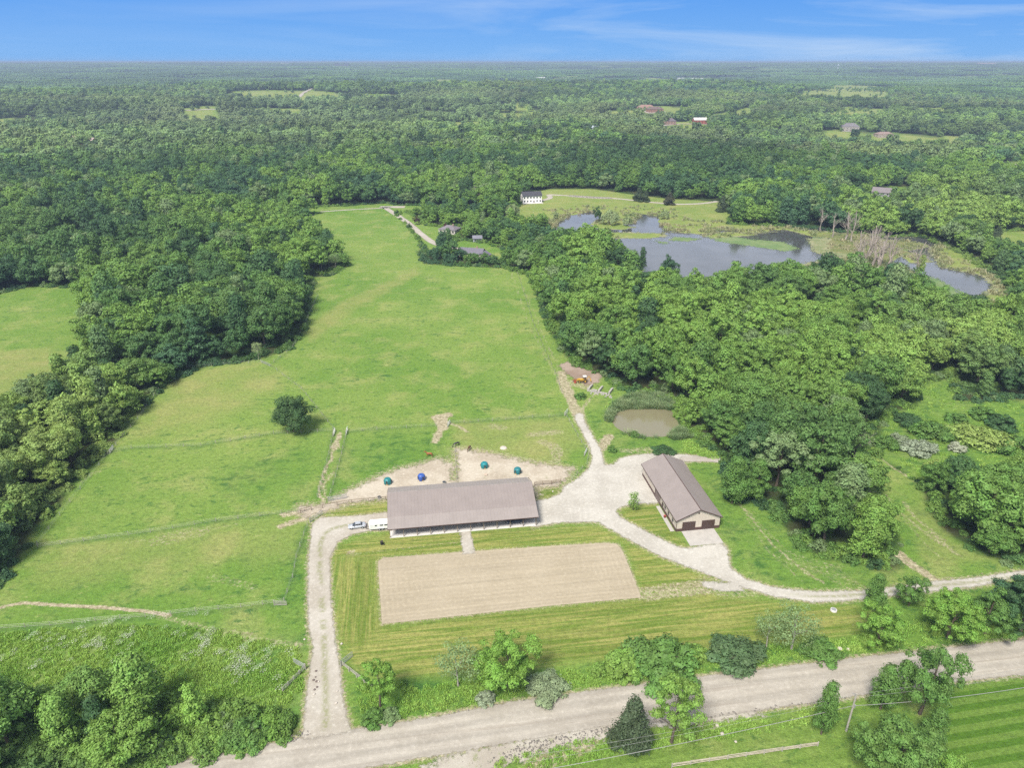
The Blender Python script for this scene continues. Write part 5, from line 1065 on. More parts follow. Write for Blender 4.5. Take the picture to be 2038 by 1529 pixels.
V, F = leaves(np.random.RandomState(2).normal(0, .2, (70, 3))+[0, 0, .62], unit(70, np.random.RandomState(3)), .2, np.random.RandomState(4)); me = npmesh('flowers', V, F, [plain('red_flowers', (.45, .03, .04))]); link('flowers', me, q)

# --- fences
def fence(name, pts, spacing, label, h=1.25, wires=3, mat=None, rails=0, pr=.07, zoff=0, cat='fence', maxp=96):
    L = [np.array(G(u, v)) for u, v in pts]; o = empty(name, (L[0][0], L[0][1], 0), 0, label, cat); P = []
    tot = sum(np.linalg.norm(b_-a_) for a_, b_ in zip(L[:-1], L[1:])); spacing = max(spacing, tot/maxp)
    for a_, b_ in zip(L[:-1], L[1:]):
        d = np.linalg.norm(b_-a_); n = max(1, int(round(d/spacing)))
        for i in range(n): P.append(a_+(b_-a_)*i/n)
    P.append(L[-1]); rs = random.Random(len(P))
    for p in P:
        b = MB(); x, y = p-L[0]; hh = h*rs.uniform(.94, 1.08); b.tube((x, y, -.1), (x+rs.uniform(-.04, .04), y, hh), pr, pr*.9, 6); b.build('post', mat or M['wpost'], o)
    for k in range(wires+rails):
        z = h*(k+1)/(wires+rails)*.95-.08; b = MB()
        for p, q in zip(P[:-1], P[1:]):
            x0, y0 = p-L[0]; x1, y1 = q-L[0]
            if k < wires: b.tube((x0, y0, z), (x1, y1, z), .014, n=3, cap=False)
            else:
                d = Vector((x1-x0, y1-y0, 0)).normalized(); nn = Vector((-d.y, d.x, 0))*(pr+.025)
                v = [Vector((x0, y0, z))+nn, Vector((x1, y1, z))+nn, Vector((x1, y1, z+.14))+nn, Vector((x0, y0, z+.14))+nn]; v += [w-nn*.35 for w in v]; b.add(v, [(0, 1, 2, 3), (7, 6, 5, 4), (3, 2, 6, 7), (1, 0, 4, 5), (0, 3, 7, 4), (2, 1, 5, 6)])
        b.build('wire' if k < wires else 'rail', M['wire'] if k < wires else (mat or M['wpost']), o)
    return o
fence('wire_fence', [(222,900),(262,893),(400,888),(545,864),(600,862),(664,858)], 5, 'wire fence running from the west wood to the lone tree')
fence('wire_fence', [(75,1090),(300,1060),(430,1038),(560,1023),(606,1018)], 5, 'wire fence across the middle of the west pasture')
fence('wire_fence', [(-60,1256),(0,1253),(100,1246),(190,1237),(290,1229),(390,1218),(480,1210),(566,1199),(572,1180),(583,1150),(590,1110),(612,1046)], 5, 'wire fence above the flowering scrub that turns up along the driveway')
fence('wire_fence', [(345,738),(372,733),(470,724),(520,722)], 5, 'short wire fence in front of the west wood corner')
fence('wire_fence', [(75,1085),(140,1000),(215,905),(275,835),(343,740)], 6, 'wire fence sloping along the edge of the west wood')
fence('wire_fence', [(545,722),(583,693),(610,640),(632,590)], 6, 'wire fence round the right side of the west wood')
fence('wire_fence', [(540,730),(600,775),(664,855)], 6, 'wire fence from the wood corner gate down past the lone tree')
fence('lane_fence', [(664,858),(655,905),(643,950),(632,990)], 4, 'left fence of the narrow horse lane', 1.35); fence('lane_fence', [(690,862),(680,905),(668,950),(654,998)], 4, 'right fence of the narrow horse lane', 1.35)
fence('wire_fence', [(690,860),(780,854),(868,848)], 5, 'wire fence between horse lane and the worn gap'); fence('wire_fence', [(895,843),(980,838),(1060,832),(1126,828)], 5, 'wire fence from the worn gap to the gravel track')
fence('wire_fence', [(905,890),(908,930),(910,980)], 3.2, 'short fence on the grass strip dividing the two paddocks')
fence('wire_fence', [(1128,830),(1150,870),(1172,905),(1168,925),(1138,957)], 4, 'curved wire fence beside the gravel track', 1.35)
fence('board_fence', [(1064,968),(1080,966),(1098,965),(1116,962)], 4, 'brown board fence at the right end of the stable', 1.4, 0, M['timber'], 3, .1)
fence('board_fence', [(598,1022),(620,1016)], 3, 'short dark rail fence at the left paddock gateway', 1.3, 0, M['timber'], 2, .1)
fence('board_fence', [(642,1012),(700,1002),(768,996)], 4, 'low rail fence behind the stable left grass plot', 1.2, 0, M['timber'], 1, .08)
fence('wire_fence', [(1118,780),(1104,740),(1085,700),(1060,640),(1045,590),(1030,545)], 7, 'wire fence along the right side of the long pasture')
def tubegate(u0, v0, u1, v1, h, label, mat, name='field_gate', nb=5):
    a = np.array(G(u0, v0)); c = np.array(G(u1, v1)); o = empty(name, (a[0], a[1], 0), math.atan2(c[1]-a[1], c[0]-a[0]), label, 'gate'); L = np.linalg.norm(c-a)
    b = MB(); b.tube((0, 0, .15), (0, 0, h), .05); b.tube((L, 0, .15), (L, 0, h), .05); b.tube((0, 0, .2), (L, 0, .2), .045); b.tube((0, 0, h), (L, 0, h), .045); b.tube((L/2, 0, .2), (L/2, 0, h), .035); b.build('gate_frame', mat, o)
    b = MB()
    for i in range(1, nb): z = .2+(h-.2)*i/nb; b.tube((0, 0, z), (L, 0, z), .03)
    b.build('gate_bar', mat, o); b = MB(); b.tube((-.2, 0, 0), (-.2, 0, h+.25), .1); b.build('gate_post', M['wpost'], o); return o
tubegate(520, 722, 538, 730, 1.3, 'grey gate at the wood corner fence', M['steel']); tubegate(219, 903, 226, 893, 1.3, 'pale brace gate at the left end of the upper pasture fence', M['white'])
tubegate(664, 868, 667, 858, 1.4, 'white gate at the top left of the horse lane', M['white']); tubegate(689, 866, 692, 856, 1.4, 'white gate at the top right of the horse lane', M['white']); tubegate(655, 998, 690, 992, 1.4, 'green grey gate at the lower end of the horse lane', M['steel'])
tubegate(891, 850, 896, 842, 1.4, 'pale gate standing open by the worn gap', M['white']); tubegate(1124, 828, 1130, 820, 1.4, 'white brace gate at the end of the cross fence by the track', M['white'])
tubegate(1163, 908, 1168, 898, 1.3, 'small white gate beside the yard entrance', M['white']); tubegate(618, 1040, 642, 1024, 1.4, 'long grey gate across the head of the driveway', M['steel']); tubegate(548, 1206, 571, 1206, 1.3, 'low grey gate in the lower pasture corner', M['wpost'])
def entry(gp, corner, end, side):
    a, c, e = [np.array(G(*q)) for q in (gp, corner, end)]
    o = empty('entrance_rails', (c[0], c[1], 0), 0, 'weathered %s entrance rails angling away from the driveway' % side, 'fence'); P = [c+(e-c)*i/4 for i in range(5)]
    for p in P: b = MB(); x, y = p-c; b.box(x-.08, x+.08, y-.08, y+.08, -.1, 1.25); b.build('post', M['wpost'], o)
    for z in (.35, .72, 1.09):
        b = MB(); d = e-c; nn = Vector((-d[1], d[0], 0)).normalized()*.1; p0 = Vector((0, 0, z))+nn; p1 = Vector((d[0], d[1], z))+nn
        v = [p0, p1, p1+Vector((0, 0, .15)), p0+Vector((0, 0, .15))]; v += [w_+nn*.4 for w_ in v]; b.add(v, [(3, 2, 1, 0), (4, 5, 6, 7), (0, 1, 5, 4), (2, 3, 7, 6), (0, 4, 7, 3), (1, 2, 6, 5)]); b.build('rail', M['wpost'], o)
    tubegate(corner[0], corner[1], gp[0], gp[1], 1.45, '%s grey entrance gate standing open beside the driveway' % side, M['steel'])
entry((585,1321), (607,1333), (563,1378), 'left'); entry((702,1308), (680,1326), (741,1374), 'right')
# split rail fence on the near lawn
a = G(1337, 1529); c = G(1627, 1486); o = empty('split_rail_fence', (a[0], a[1], 0), math.atan2(c[1]-a[1], c[0]-a[0]), 'pale split-rail fence along the near lawn at the bottom', 'fence'); L = float(np.linalg.norm(c-a)); rs_ = random.Random(4)
for i in range(9): b = MB(); x = L*i/8; b.box(x-.08, x+.08, -.07, .07, -.1, 1.15); b.build('post', M['wpost'], o)
for z in (.38, .72, 1.03):
    b = MB()
    for i in range(8): b.tube((L*i/8-.1, rs_.uniform(-.03, .03), z+rs_.uniform(-.04, .04)), (L*(i+1)/8+.1, rs_.uniform(-.03, .03), z+rs_.uniform(-.04, .04)), .065, n=5)
    b.build('rail', plain('split_rail', (.40, .35, .28), .9, .1, .25), o)
# utility pole and wires
up = G(1684, 1456); o = empty('utility_pole', (up[0], up[1], 0), math.radians(8), 'weathered utility pole beside the road at the lower right', 'pole')
b = MB(); b.tube((0, 0, -.2), (0, 0, 9.6), .2, .14, 10); b.build('pole', M['wpost'], o); b = MB(); b.tube((0, 0, 9.5), (-.9, 0, 9.9), .04); b.tube((0, .15, 8.6), (0, .15, 9.2), .1); b.build('insulator_arm', M['steel'], o); b = MB(); b.tube((.22, -.12, 6.2), (.22, -.12, 6.9), .16, n=10); b.build('terminal_box', M['steel'], o)
def wire(p0, p1, p2, r, label):
    b = MB()
    for a_, c_ in ((p0, p1), (p1, p2)):
        a_, c_ = Vector(a_), Vector(c_); pts = []; sag = 1.0
        for i in range(17): t = i/16; q_ = a_.lerp(c_, t); q_.z -= 4*sag*t*(1-t)*.7; pts.append(q_)
        for i in range(16): b.tube(pts[i], pts[i+1], r, n=4, cap=False)
    tag(b.build('utility_wire', M['wire']), label, 'cable')
def gz(u, v, z): q_ = G(u, v, z); return (float(q_[0]), float(q_[1]), z)
d1 = Vector((up[0], up[1], 0)); dl = Vector(gz(1000, 1548, 6.2)); dr = Vector(gz(2060, 1366, 7.2))
wire(tuple(dl+(dl-d1.to_3d()).normalized()*0), (up[0], up[1], 6.6), tuple(dr), .055, 'thick pale cable strung along the near side of the road')
wire(gz(1040, 1520, 8.6), (up[0], up[1], 8.7), gz(2200, 1318, 9.4), .02, 'thin upper wire above the thick roadside cable')
wire(gz(1050, 1506, 9.2), (up[0], up[1], 9.5), gz(2200, 1300, 9.9), .02, 'topmost thin wire from the utility pole')

# --- vehicles
def ring_mesh(b, secs, m=0):
    """loft closed sections [(x,[(y,z)...])]"""
    n = len(secs[0][1]); v = []
    for x, s_ in secs: v += [(x, y, z) for y, z in s_]
    f = []
    for k in range(len(secs)-1):
        for i in range(n): f.append((k*n+i, k*n+(i+1) % n, (k+1)*n+(i+1) % n, (k+1)*n+i))
    f += [tuple(range(n-1, -1, -1)), tuple(range((len(secs)-1)*n, len(secs)*n))]; b.add(v, f, m)
def carsec(w, z0, z1, r=.12): return [(-w, z0+.1), (-w, z1-r), (-w+r, z1), (w-r, z1), (w, z1-r), (w, z0+.1), (w-.1, z0), (-w+.1, z0)]
def wheel(o, x, y, r=.33, w=.22):
    b = MB(); b.tube((x, y-w/2, r), (x, y+w/2, r), r, n=18); t = b.build('wheel', M['black'], o); b = MB(); s = 1 if y > 0 else -1; b.tube((x, y+s*w*.50, r), (x, y+s*w*.56, r), r*.6, n=14); b.build('rim', M['steel'], t)
def car(u, v, rz, col, label, name='parked_car', suv=0):
    p = G(u, v); o = empty(name, (p[0], p[1], .02), rz, label, 'car'); pm = plain('car_paint_'+name, col, .25, .6, .03, 1, .3); b = MB()
    ring_mesh(b, [(-2.38, carsec(.68, .35, .62)), (-2.2, carsec(.84, .25, .74)), (-1.2, carsec(.90, .2, .86+.1*suv)), (-.6, carsec(.91, .2, .93+.1*suv)), (.9, carsec(.91, .2, .96+.1*suv)), (1.8, carsec(.89, .22, .98+.1*suv)), (2.25, carsec(.82, .28, .92)), (2.38, carsec(.68, .4, .8))]); b.build('body', pm, o, True)
    h = 1.44+.22*suv; xr = 1.75 if suv else 1.45
    b = MB(); ring_mesh(b, [(-1.15, carsec(.72, .80, .90, .03)), (-.35, carsec(.66, .86, h-.04, .1)), (.9, carsec(.66, .86, h-.04, .1)), (xr, carsec(.70, .86, 1.0 if not suv else 1.2, .03))]); b.build('windows', M['glass'], o)
    b = MB(); ring_mesh(b, [(-.42, carsec(.60, h-.06, h-.01, .03)), (-.1, carsec(.60, h-.06, h+.03, .03)), (.7, carsec(.60, h-.06, h+.03, .03)), (1.0+.3*suv, carsec(.60, h-.06, h-.01, .03))]); b.build('roof', pm, o)
    for x in (-.3, .42, 1.05):
        b = MB()
        for s in (-1, 1): b.tube((x-.12, s*.80, .95), (x, s*.655, h-.05), .035, n=4)
        b.build('pillar', pm, o)
    for x in (-1.45, 1.4):
        for y in (-.86, .86): wheel(o, x, y)
    for y in (-.6, .6):
        b = MB(); b.box(-2.37, -2.25, y-.17, y+.17, .60, .72); b.build('headlight', M['white'], o); b = MB(); b.box(2.27, 2.36, y-.17, y+.17, .74, .86); b.build('tail_light', plain('tail_red', (.35, .02, .02), .4), o)
        b = MB(); s = 1 if y > 0 else -1; b.box(-.75, -.6, s*.98-.09, s*.98+.09, .92, 1.04); b.build('wing_mirror', pm, o)
    return o
car(711, 1050, ang+.05, (.42, .44, .47), 'silver sedan parked on the gravel left of the white trailer')
cpos = G(1026, 1036, .9); c2 = car(1026, 1040, ang+.02, (.035, .05, .085), 'dark blue car under the right end of the stable porch', 'dark_car', 1); c2.location = (cpos[0], cpos[1]+.2, .15)
# horse trailer
p = G(754, 1052); tr_ = empty('horse_trailer', (p[0], p[1], .02), ang, 'white horse trailer parked against the left end of the stable', 'trailer')
b = MB(); ring_mesh(b, [(-2.5, carsec(.75, .55, 2.15, .3)), (-2.2, carsec(1.0, .42, 2.3, .25)), (3.0, carsec(1.0, .42, 2.3, .25))]); b.build('body', M['white'], tr_)
b = MB(); b.box(-2.15, 2.95, -.9, .9, 2.302, 2.34); b.build('roof', M['white'], tr_)
for x0, x1 in ((-.9, -.35), (.45, 1.25), (1.6, 2.4)):
    b = MB(); b.box(x0, x1, -1.03, -1.003, 1.45, 1.8); b.build('window', M['glass'], tr_)
b = MB(); b.box(-2.56, -2.3, -.5, .5, 1.3, 1.75); b.build('nose_window', M['glass'], tr_)
for x in (.2, 1.05):
    for y in (-1.02, 1.02): wheel(tr_, x, y, .34, .2)
b = MB()
b.box(-.25, 1.5, -1.2, -1.005, .72, .8); b.box(-.25, 1.5, 1.005, 1.2, .72, .8); b.build('fender', M['white'], tr_); b = MB(); b.tube((-2.4, -.6, .45), (-3.6, 0, .5), .05); b.tube((-2.4, .6, .45), (-3.6, 0, .5), .05); b.tube((-3.2, 0, .1), (-3.2, 0, .7), .05); b.build('hitch', M['dark'], tr_)
# yellow backhoe tractor
YL = plain('yellow_paint', (.46, .27, .03), .5, .4, .12); RE_ = plain('rusty_red', (.27, .06, .035), .8, .2, .2)
p = G(1160, 761); tk = empty('yellow_tractor', (p[0], p[1], 0), math.radians(184), 'yellow loader tractor on the bare soil beside the wood', 'tractor')
b = MB(); ring_mesh(b, [(-.9, carsec(.5, .7, 1.25)), (.2, carsec(.45, .7, 1.55)), (1.9, carsec(.42, .7, 1.45)), (2.1, carsec(.36, .75, 1.3))]); b.build('bonnet', YL, tk)
b = MB(); b.box(-1.3, .1, -.62, .62, .9, 1.35); b.build('platform', YL, tk)
b = MB(); b.box(-1.3, .1, -.72, .72, 2.55, 2.66); cn = b.build('canopy', M['white'], tk)
for x in (-1.2, 0):
    for y in (-.6, .6): b = MB(); b.tube((x, y, 1.3), (x, y, 2.55), .05); b.build('canopy_post', M['dark'], tk)
b = MB(); b.box(-.9, -.45, -.28, .28, 1.35, 1.5); b.box(-1.0, -.88, -.28, .28, 1.35, 1.95); b.build('seat', M['black'], tk)
for x, r in ((-.8, .72), (1.5, .45)):
    for y in (-.8, .8):
        b = MB(); b.tube((x, y-.2, r), (x, y+.2, r), r, n=18); t_ = b.build('wheel', M['black'], tk); b = MB(); b.tube((x, y-.215, r), (x, y+.215, r), r*.5, n=12); b.build('rim', YL, t_)
b = MB(); 
for y in (-.55, .55): b.tube((.3, y, 1.3), (1.9, y, 1.5), .08); b.tube((1.9, y, 1.5), (2.8, y, .6), .08)
b.build('loader_arm', YL, tk); b = MB(); b.ext([(2.75, .15), (3.5, .1), (3.55, .18), (2.95, .3), (2.9, .95), (2.75, .95)], -1.05, 1.05); b.build('bucket', RE_, tk)
b = MB(); b.tube((-1.4, 0, .9), (-2.3, 0, 2.5), .12); b.tube((-2.3, 0, 2.5), (-3.1, 0, 1.3), .1); b.ext([(-3.4, .5), (-2.9, .4), (-2.8, 1.2), (-3.1, 1.3)], -.35, .35); b.build('digger_arm', YL, tk)
# old red implement
p = G(1146, 760); o = empty('farm_implement', (p[0], p[1], 0), .3, 'rusty red farm implement just left of the yellow tractor', 'farm machine'); b = MB(); b.box(-1.2, 1.2, -.08, .08, .55, .7); b.box(-1.2, 1.2, .72, .88, .55, .7)
for x in (-1.1, 0, 1.1): b.box(x-.06, x+.06, -.3, 1.1, .7, .8)
b.build('frame', RE_, o)
for i in range(7): b = MB(); x = -1.05+i*.35; b.tube((x-.03, .3, .3), (x+.03, .3, .3), .3, n=12); b.build('disc', M['steel'], o)
# concrete storage bays
p0 = G(1168, 779); p1 = G(1212, 787); an = math.atan2(p1[1]-p0[1], p1[0]-p0[0]); Lw = float(np.linalg.norm(p1-p0))
o = empty('storage_bay', (p0[0], p0[1], 0), an, 'white concrete block bays beside the yellow tractor', 'storage bay'); WB = plain('white_block', (.33, .31, .285), .9, .2, .2, 1.5)
for i in range(3):
    b = MB(); x = .1+i*(Lw-.6)/2
    for k in range(5): hh = 1.05; b.box(x, x+.6, .62+k*1.0, .62+k*1.0+.96, 0, hh-.25*(k == 4))
    b.build('side_wall', WB, o)
b = MB(); rs_ = random.Random(9)
for k in range(int(Lw/1.0)): b.box(k*1.0, k*1.0+.96, 0, .6, 0, rs_.choice((.6, 1.15, .6)))
b.build('back_wall', WB, o)
b = MB()
for k in range(26):
    x, y, s_ = rs_.uniform(1.5, Lw+1.5), rs_.uniform(-2.2, -.3), rs_.uniform(.2, .55); b.box(x, x+s_, y, y+s_*.8, 0, s_*.7)
tag(b.build('rubble_heap', WB), 'scattered white block rubble in front of the concrete bays', 'rubble', kind='stuff'); bpy.data.objects['rubble_heap'].location = (p0[0], p0[1], 0); bpy.data.objects['rubble_heap'].rotation_euler = (0, 0, an)

# --- domed hay feeders
def hut(u, v, col, rz, label):
    p = G(u, v); o = empty('hay_feeder', (p[0], p[1], 0), rz, label, 'hay feeder', 'domed hay feeders in the paddocks'); m = plain('feeder_plastic', col, .45, .4, .1)
    prof = [(1.12, .55), (1.14, 1.0), (1.10, 1.35), (.98, 1.62), (.78, 1.82), (.45, 1.93), (.0, 1.96)]; n = 24; b = MB(); v_ = []; f = []
    for r, z in prof[:-1]:
        for i in range(n): t = 2*math.pi*i/n; k = 1+.03*math.cos(8*t); v_.append((r*k*math.cos(t), r*k*math.sin(t), z))
    for j in range(len(prof)-2):
        for i in range(n): f.append((j*n+i, j*n+(i+1) % n, (j+1)*n+(i+1) % n, (j+1)*n+i))
    v_.append((0, 0, 1.96)); f += [((len(prof)-2)*n+i, (len(prof)-2)*n+(i+1) % n, len(v_)-1) for i in range(n)]; b.add(v_, f); b.build('dome', m, o)
    for i in range(4):
        t = math.pi/2*i+.5; b = MB(); c = Vector((math.cos(t), math.sin(t), 0)); s = Vector((-c.y, c.x, 0)); b.add([c*1.02+s*.40+Vector((0, 0, .0)), c*1.02-s*.40, c*1.14-s*.40+Vector((0, 0, .56)), c*1.14+s*.40+Vector((0, 0, .56))]+[c*.9+s*.40, c*.9-s*.40, c*1.0-s*.40+Vector((0, 0, .56)), c*1.0+s*.40+Vector((0, 0, .56))], [(0, 1, 2, 3), (7, 6, 5, 4), (1, 0, 4, 5), (0, 3, 7, 4), (2, 1, 5, 6), (3, 2, 6, 7)]); b.build('leg', m, o)
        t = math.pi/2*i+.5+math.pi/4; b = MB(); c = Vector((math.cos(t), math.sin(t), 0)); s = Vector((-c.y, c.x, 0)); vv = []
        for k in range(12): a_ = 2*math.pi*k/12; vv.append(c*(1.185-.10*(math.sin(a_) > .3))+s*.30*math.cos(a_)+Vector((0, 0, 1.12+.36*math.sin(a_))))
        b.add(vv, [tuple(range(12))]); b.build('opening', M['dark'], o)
    b = MB(); b.tube((0, 0, 0), (0, 0, .8), 1.0, .8, 14); b.build('hay', plain('hay', (.30, .22, .10), .95, .1, .25, 4), o)
TEAL = (.015, .15, .16); hut(772, 963, TEAL, .2, 'teal domed hay feeder nearest the stable left end'); hut(839, 955, (.03, .08, .30), .9, 'royal blue domed hay feeder in the left paddock'); hut(964, 931, (.01, .17, .19), .5, 'teal domed hay feeder farthest back in the right paddock'); hut(1030, 942, (.015, .14, .16), 1.2, 'teal domed hay feeder at the right end behind the stable')

# --- horses
def horse(u, v, rz, col, dark, graze, label):
    p = G(u, v); o = empty('horse', (p[0], p[1], 0), rz, label, 'horse', 'horses in the paddocks'); bm = bmesh.new(); sk = bm.verts.layers.skin.verify(); P = {}
    def V(n, co, r, root=False):
        q_ = bm.verts.new(co); q_[sk].radius = (r, r) if not isinstance(r, tuple) else r; q_[sk].use_root = root; P[n] = q_
    def E(*ns):
        for a_, b_ in zip(ns[:-1], ns[1:]): bm.edges.new((P[a_], P[b_]))
    V('hip', (-.62, 0, 1.22), (.27, .30), True); V('belly', (0, 0, 1.15), (.29, .33)); V('chest', (.55, 0, 1.18), (.25, .31)); V('wither', (.78, 0, 1.28), (.17, .24)); V('croup', (-.88, 0, 1.18), (.2, .22)); E('croup', 'hip', 'belly', 'chest', 'wither')
    if graze: V('n1', (1.1, 0, 1.12), (.12, .18)); V('n2', (1.4, 0, .72), (.09, .13)); V('h0', (1.55, 0, .48), (.09, .12)); V('h1', (1.68, 0, .24), (.06, .08)); V('h2', (1.72, 0, .08), (.05, .06))
    else: V('n1', (1.08, 0, 1.55), (.12, .18)); V('n2', (1.32, 0, 1.82), (.09, .13)); V('h0', (1.46, 0, 1.86), (.10, .12)); V('h1', (1.72, 0, 1.68), (.07, .085)); V('h2', (1.86, 0, 1.56), (.055, .06))
    E('wither', 'n1', 'n2', 'h0', 'h1', 'h2')
    for s, y in (('l', .17), ('r', -.17)):
        dx = .12 if s == 'l' else -.06
        V('fs'+s, (.68, y, .95), .12); V('fk'+s, (.70+dx, y, .52), .058); V('ff'+s, (.70+dx*1.2, y, .14), .042); V('fh'+s, (.75+dx*1.2, y, .03), .058); E('chest', 'fs'+s, 'fk'+s, 'ff'+s, 'fh'+s)
        V('ht'+s, (-.68, y, .92), .16); V('hk'+s, (-.62-dx*.3, y, .75), .11); V('hh'+s, (-.90-dx*.3, y, .50), .062); V('hf'+s, (-.84-dx*.6, y, .14), .042); V('ho'+s, (-.78-dx*.6, y, .03), .058); E('hip', 'ht'+s, 'hk'+s, 'hh'+s, 'hf'+s, 'ho'+s)
    for s, y in (('l', .06), ('r', -.06)): h = P['h0'].co; V('e'+s, (h.x-.05, y, h.z+.1), .03); V('et'+s, (h.x-.06, y*1.3, h.z+.24 if not graze else h.z+.2), .012); E('h0', 'e'+s, 'et'+s)
    me = bpy.data.meshes.new('body'); bm.to_mesh(me); bm.free(); m = plain('horse_coat', col, .6, .3, .15, 2); me.materials.append(m); bo = link('body', me, o); k = bo.modifiers.new('skin', 'SKIN'); k.use_smooth_shade = True; k2 = bo.modifiers.new('sub', 'SUBSURF'); k2.levels = 1; k2.render_levels = 1
    dm = plain('horse_hair', dark, .8, .2); b = MB(); b.tube((-1.02, 0, 1.22), (-1.12, 0, .9), .07, .09); b.tube((-1.12, 0, .9), (-1.10, 0, .42), .09, .03); b.build('tail', dm, o)
    b = MB(); a_, c_ = (Vector((.85, 0, 1.5)), Vector((1.3, 0, 1.98))) if not graze else (Vector((.95, 0, 1.36)), Vector((1.5, 0, .84))); b.tube(a_, c_, .06, .05, 6); b.build('mane', dm, o); return o
horse(855, 909, math.radians(176), (.26, .085, .035), (.08, .03, .02), False, 'chestnut horse standing behind the left paddock facing left')
horse(909, 888, math.radians(215), (.040, .038, .040), (.02, .02, .02), True, 'nearly black horse grazing at the back of the paddocks')
horse(934, 896, math.radians(250), (.11, .06, .035), (.03, .02, .02), True, 'dark brown horse grazing right beside the dividing strip')

# --- small things
def rock(name, u, v, s, col, label, group=None, seed=1, zf=.6):
    p = G(u, v); bm = bmesh.new(); bmesh.ops.create_icosphere(bm, subdivisions=2, radius=s*.72); r_ = random.Random(seed)
    for q_ in bm.verts: q_.co *= r_.uniform(.82, 1.12); q_.co.z *= zf
    me = bpy.data.meshes.new(name); bm.to_mesh(me); bm.free(); me.materials.append(ROCK[col]); o = link(name, me); o.location = (p[0], p[1], s*.3); tag(o, label, 'rock', group); return o
ROCK = {'d': plain('dark_rock', (.13, .10, .09), .9, .2, .3, 4), 'w': plain('white_rock', (.42, .38, .33), .9, .2, .15, 3), 'g': plain('tan_rock', (.42, .34, .27), .9, .2, .2, 3)}
for i, (u, v, s, c, l) in enumerate([(629, 1337, .34, 'd', 'topmost of the brown rocks on the left side of the driveway mouth'), (628, 1349, .26, 'd', 'second brown rock down the driveway line'), (624, 1355, .36, 'd', 'large dark rock left in the driveway cluster of three'), (630, 1358, .38, 'd', 'largest dark rock in the driveway cluster of three'), (634, 1358, .3, 'w', 'pale rock right in the driveway cluster of three'), (631, 1369, .32, 'd', 'flat rock below the driveway cluster'), (626, 1374, .33, 'd', 'brown rock near the bottom of the driveway line'), (625, 1383, .4, 'w', 'pale rock at the bottom of the driveway line'), (671, 1377, .3, 'w', 'small pale rock on the right driveway edge'), (669, 1401, .42, 'w', 'larger pale rock low on the right driveway edge'),
  (1427, 1446, .5, 'w', 'white boulder on the near verge, upper of two'), (1437, 1463, .55, 'w', 'white boulder on the near verge, lower of two'), (1464, 1478, .35, 'w', 'small pale stone on the near lawn'), (1671, 1293, .7, 'w', 'left pale boulder on the far verge'), (1688, 1294, .55, 'w', 'right pale boulder on the far verge'), (680, 1283, .4, 'w', 'white rock right of the driveway above the rails'), (606, 1274, .35, 'w', 'white rock left of the driveway'), (1075, 985, .35, 'w', 'left white rock in the grass plot by the stable'), (1100, 979, .4, 'w', 'right white rock in the grass plot by the stable')]):
    rock('rock', u, v, s, c, l, 'rocks along the drive and verges', i)
p = G(1659, 1216); o = empty('well_cover', (p[0], p[1], 0), 0, 'grey well cover in dark grass below the curved drive', 'well cover'); b = MB(); b.tube((0, 0, 0), (0, 0, .35), .75, .7, 16); b.build('casing', M['concrete'], o); b = MB(); b.tube((0, 0, .35), (0, 0, .45), .55, .5, 14); b.build('lid', M['steel'], o)
p = G(760, 1084); o = empty('burn_barrel', (p[0], p[1], 0), 0, 'black burn barrel on the lawn in front of the stable', 'barrel'); b = MB(); b.tube((0, 0, 0), (0, 0, .9), .38, n=14); b.build('drum', M['black'], o); b = MB(); b.tube((0, 0, .9), (0, 0, .95), .42, n=14); b.build('rim', M['dark'], o); b = MB(); b.tube((.4, -.2, 0), (.75, -.35, .35), .12); b.build('handle', M['dark'], o)
p = G(1002, 892); o = empty('salt_pad', (p[0], p[1], 0), 0, 'round pale heap lying in the right paddock grass', 'heap'); b = MB(); b.tube((0, 0, -.1), (0, 0, .3), 1.25, .9, 16); b.tube((0, 0, .3), (0, 0, .45), .9, .3, 16); b.build('heap', ROCK['w'], o)
p = G(967, 955+9); rock('manure_heap', 967, 946, .8, 'g', 'low brown heap in front of the farthest teal feeder', None, 55, .4)['category'] = 'heap'
p = G(750, 992); 
for u, v, l in ((884, 962, 'small pale tub in the left paddock by the divider'), (755, 992, 'grey water trough behind the left end of the stable')):
    p = G(u, v); o = empty('water_tub', (p[0], p[1], 0), 0, l, 'tub'); b = MB(); b.tube((0, 0, 0), (0, 0, .5), .45, .55, 14); b.build('tub', M['steel'], o); b = MB(); b.tube((0, 0, .5), (0, 0, .52), .5, n=14); b.build('water', M['glass'], o)
for u, v, l in ((953, 1042, 'white plastic chair under the stable porch, left one'), (966, 1041, 'white plastic chair under the stable porch, right one')):
    p = G(u, v, .14); o = empty('plastic_chair', (p[0], p[1], .14), ang+.3, l, 'chair', 'chairs under the stable porch'); b = MB(); b.box(-.25, .25, -.25, .25, .42, .46); b.build('seat', M['white'], o); b = MB(); b.box(-.25, .25, .22, .27, .46, .92); b.build('backrest', M['white'], o)
    for x in (-.22, .22):
        for y in (-.22, .22): b = MB(); b.tube((x, y, 0), (x, y, .42), .025); b.build('leg', M['white'], o)

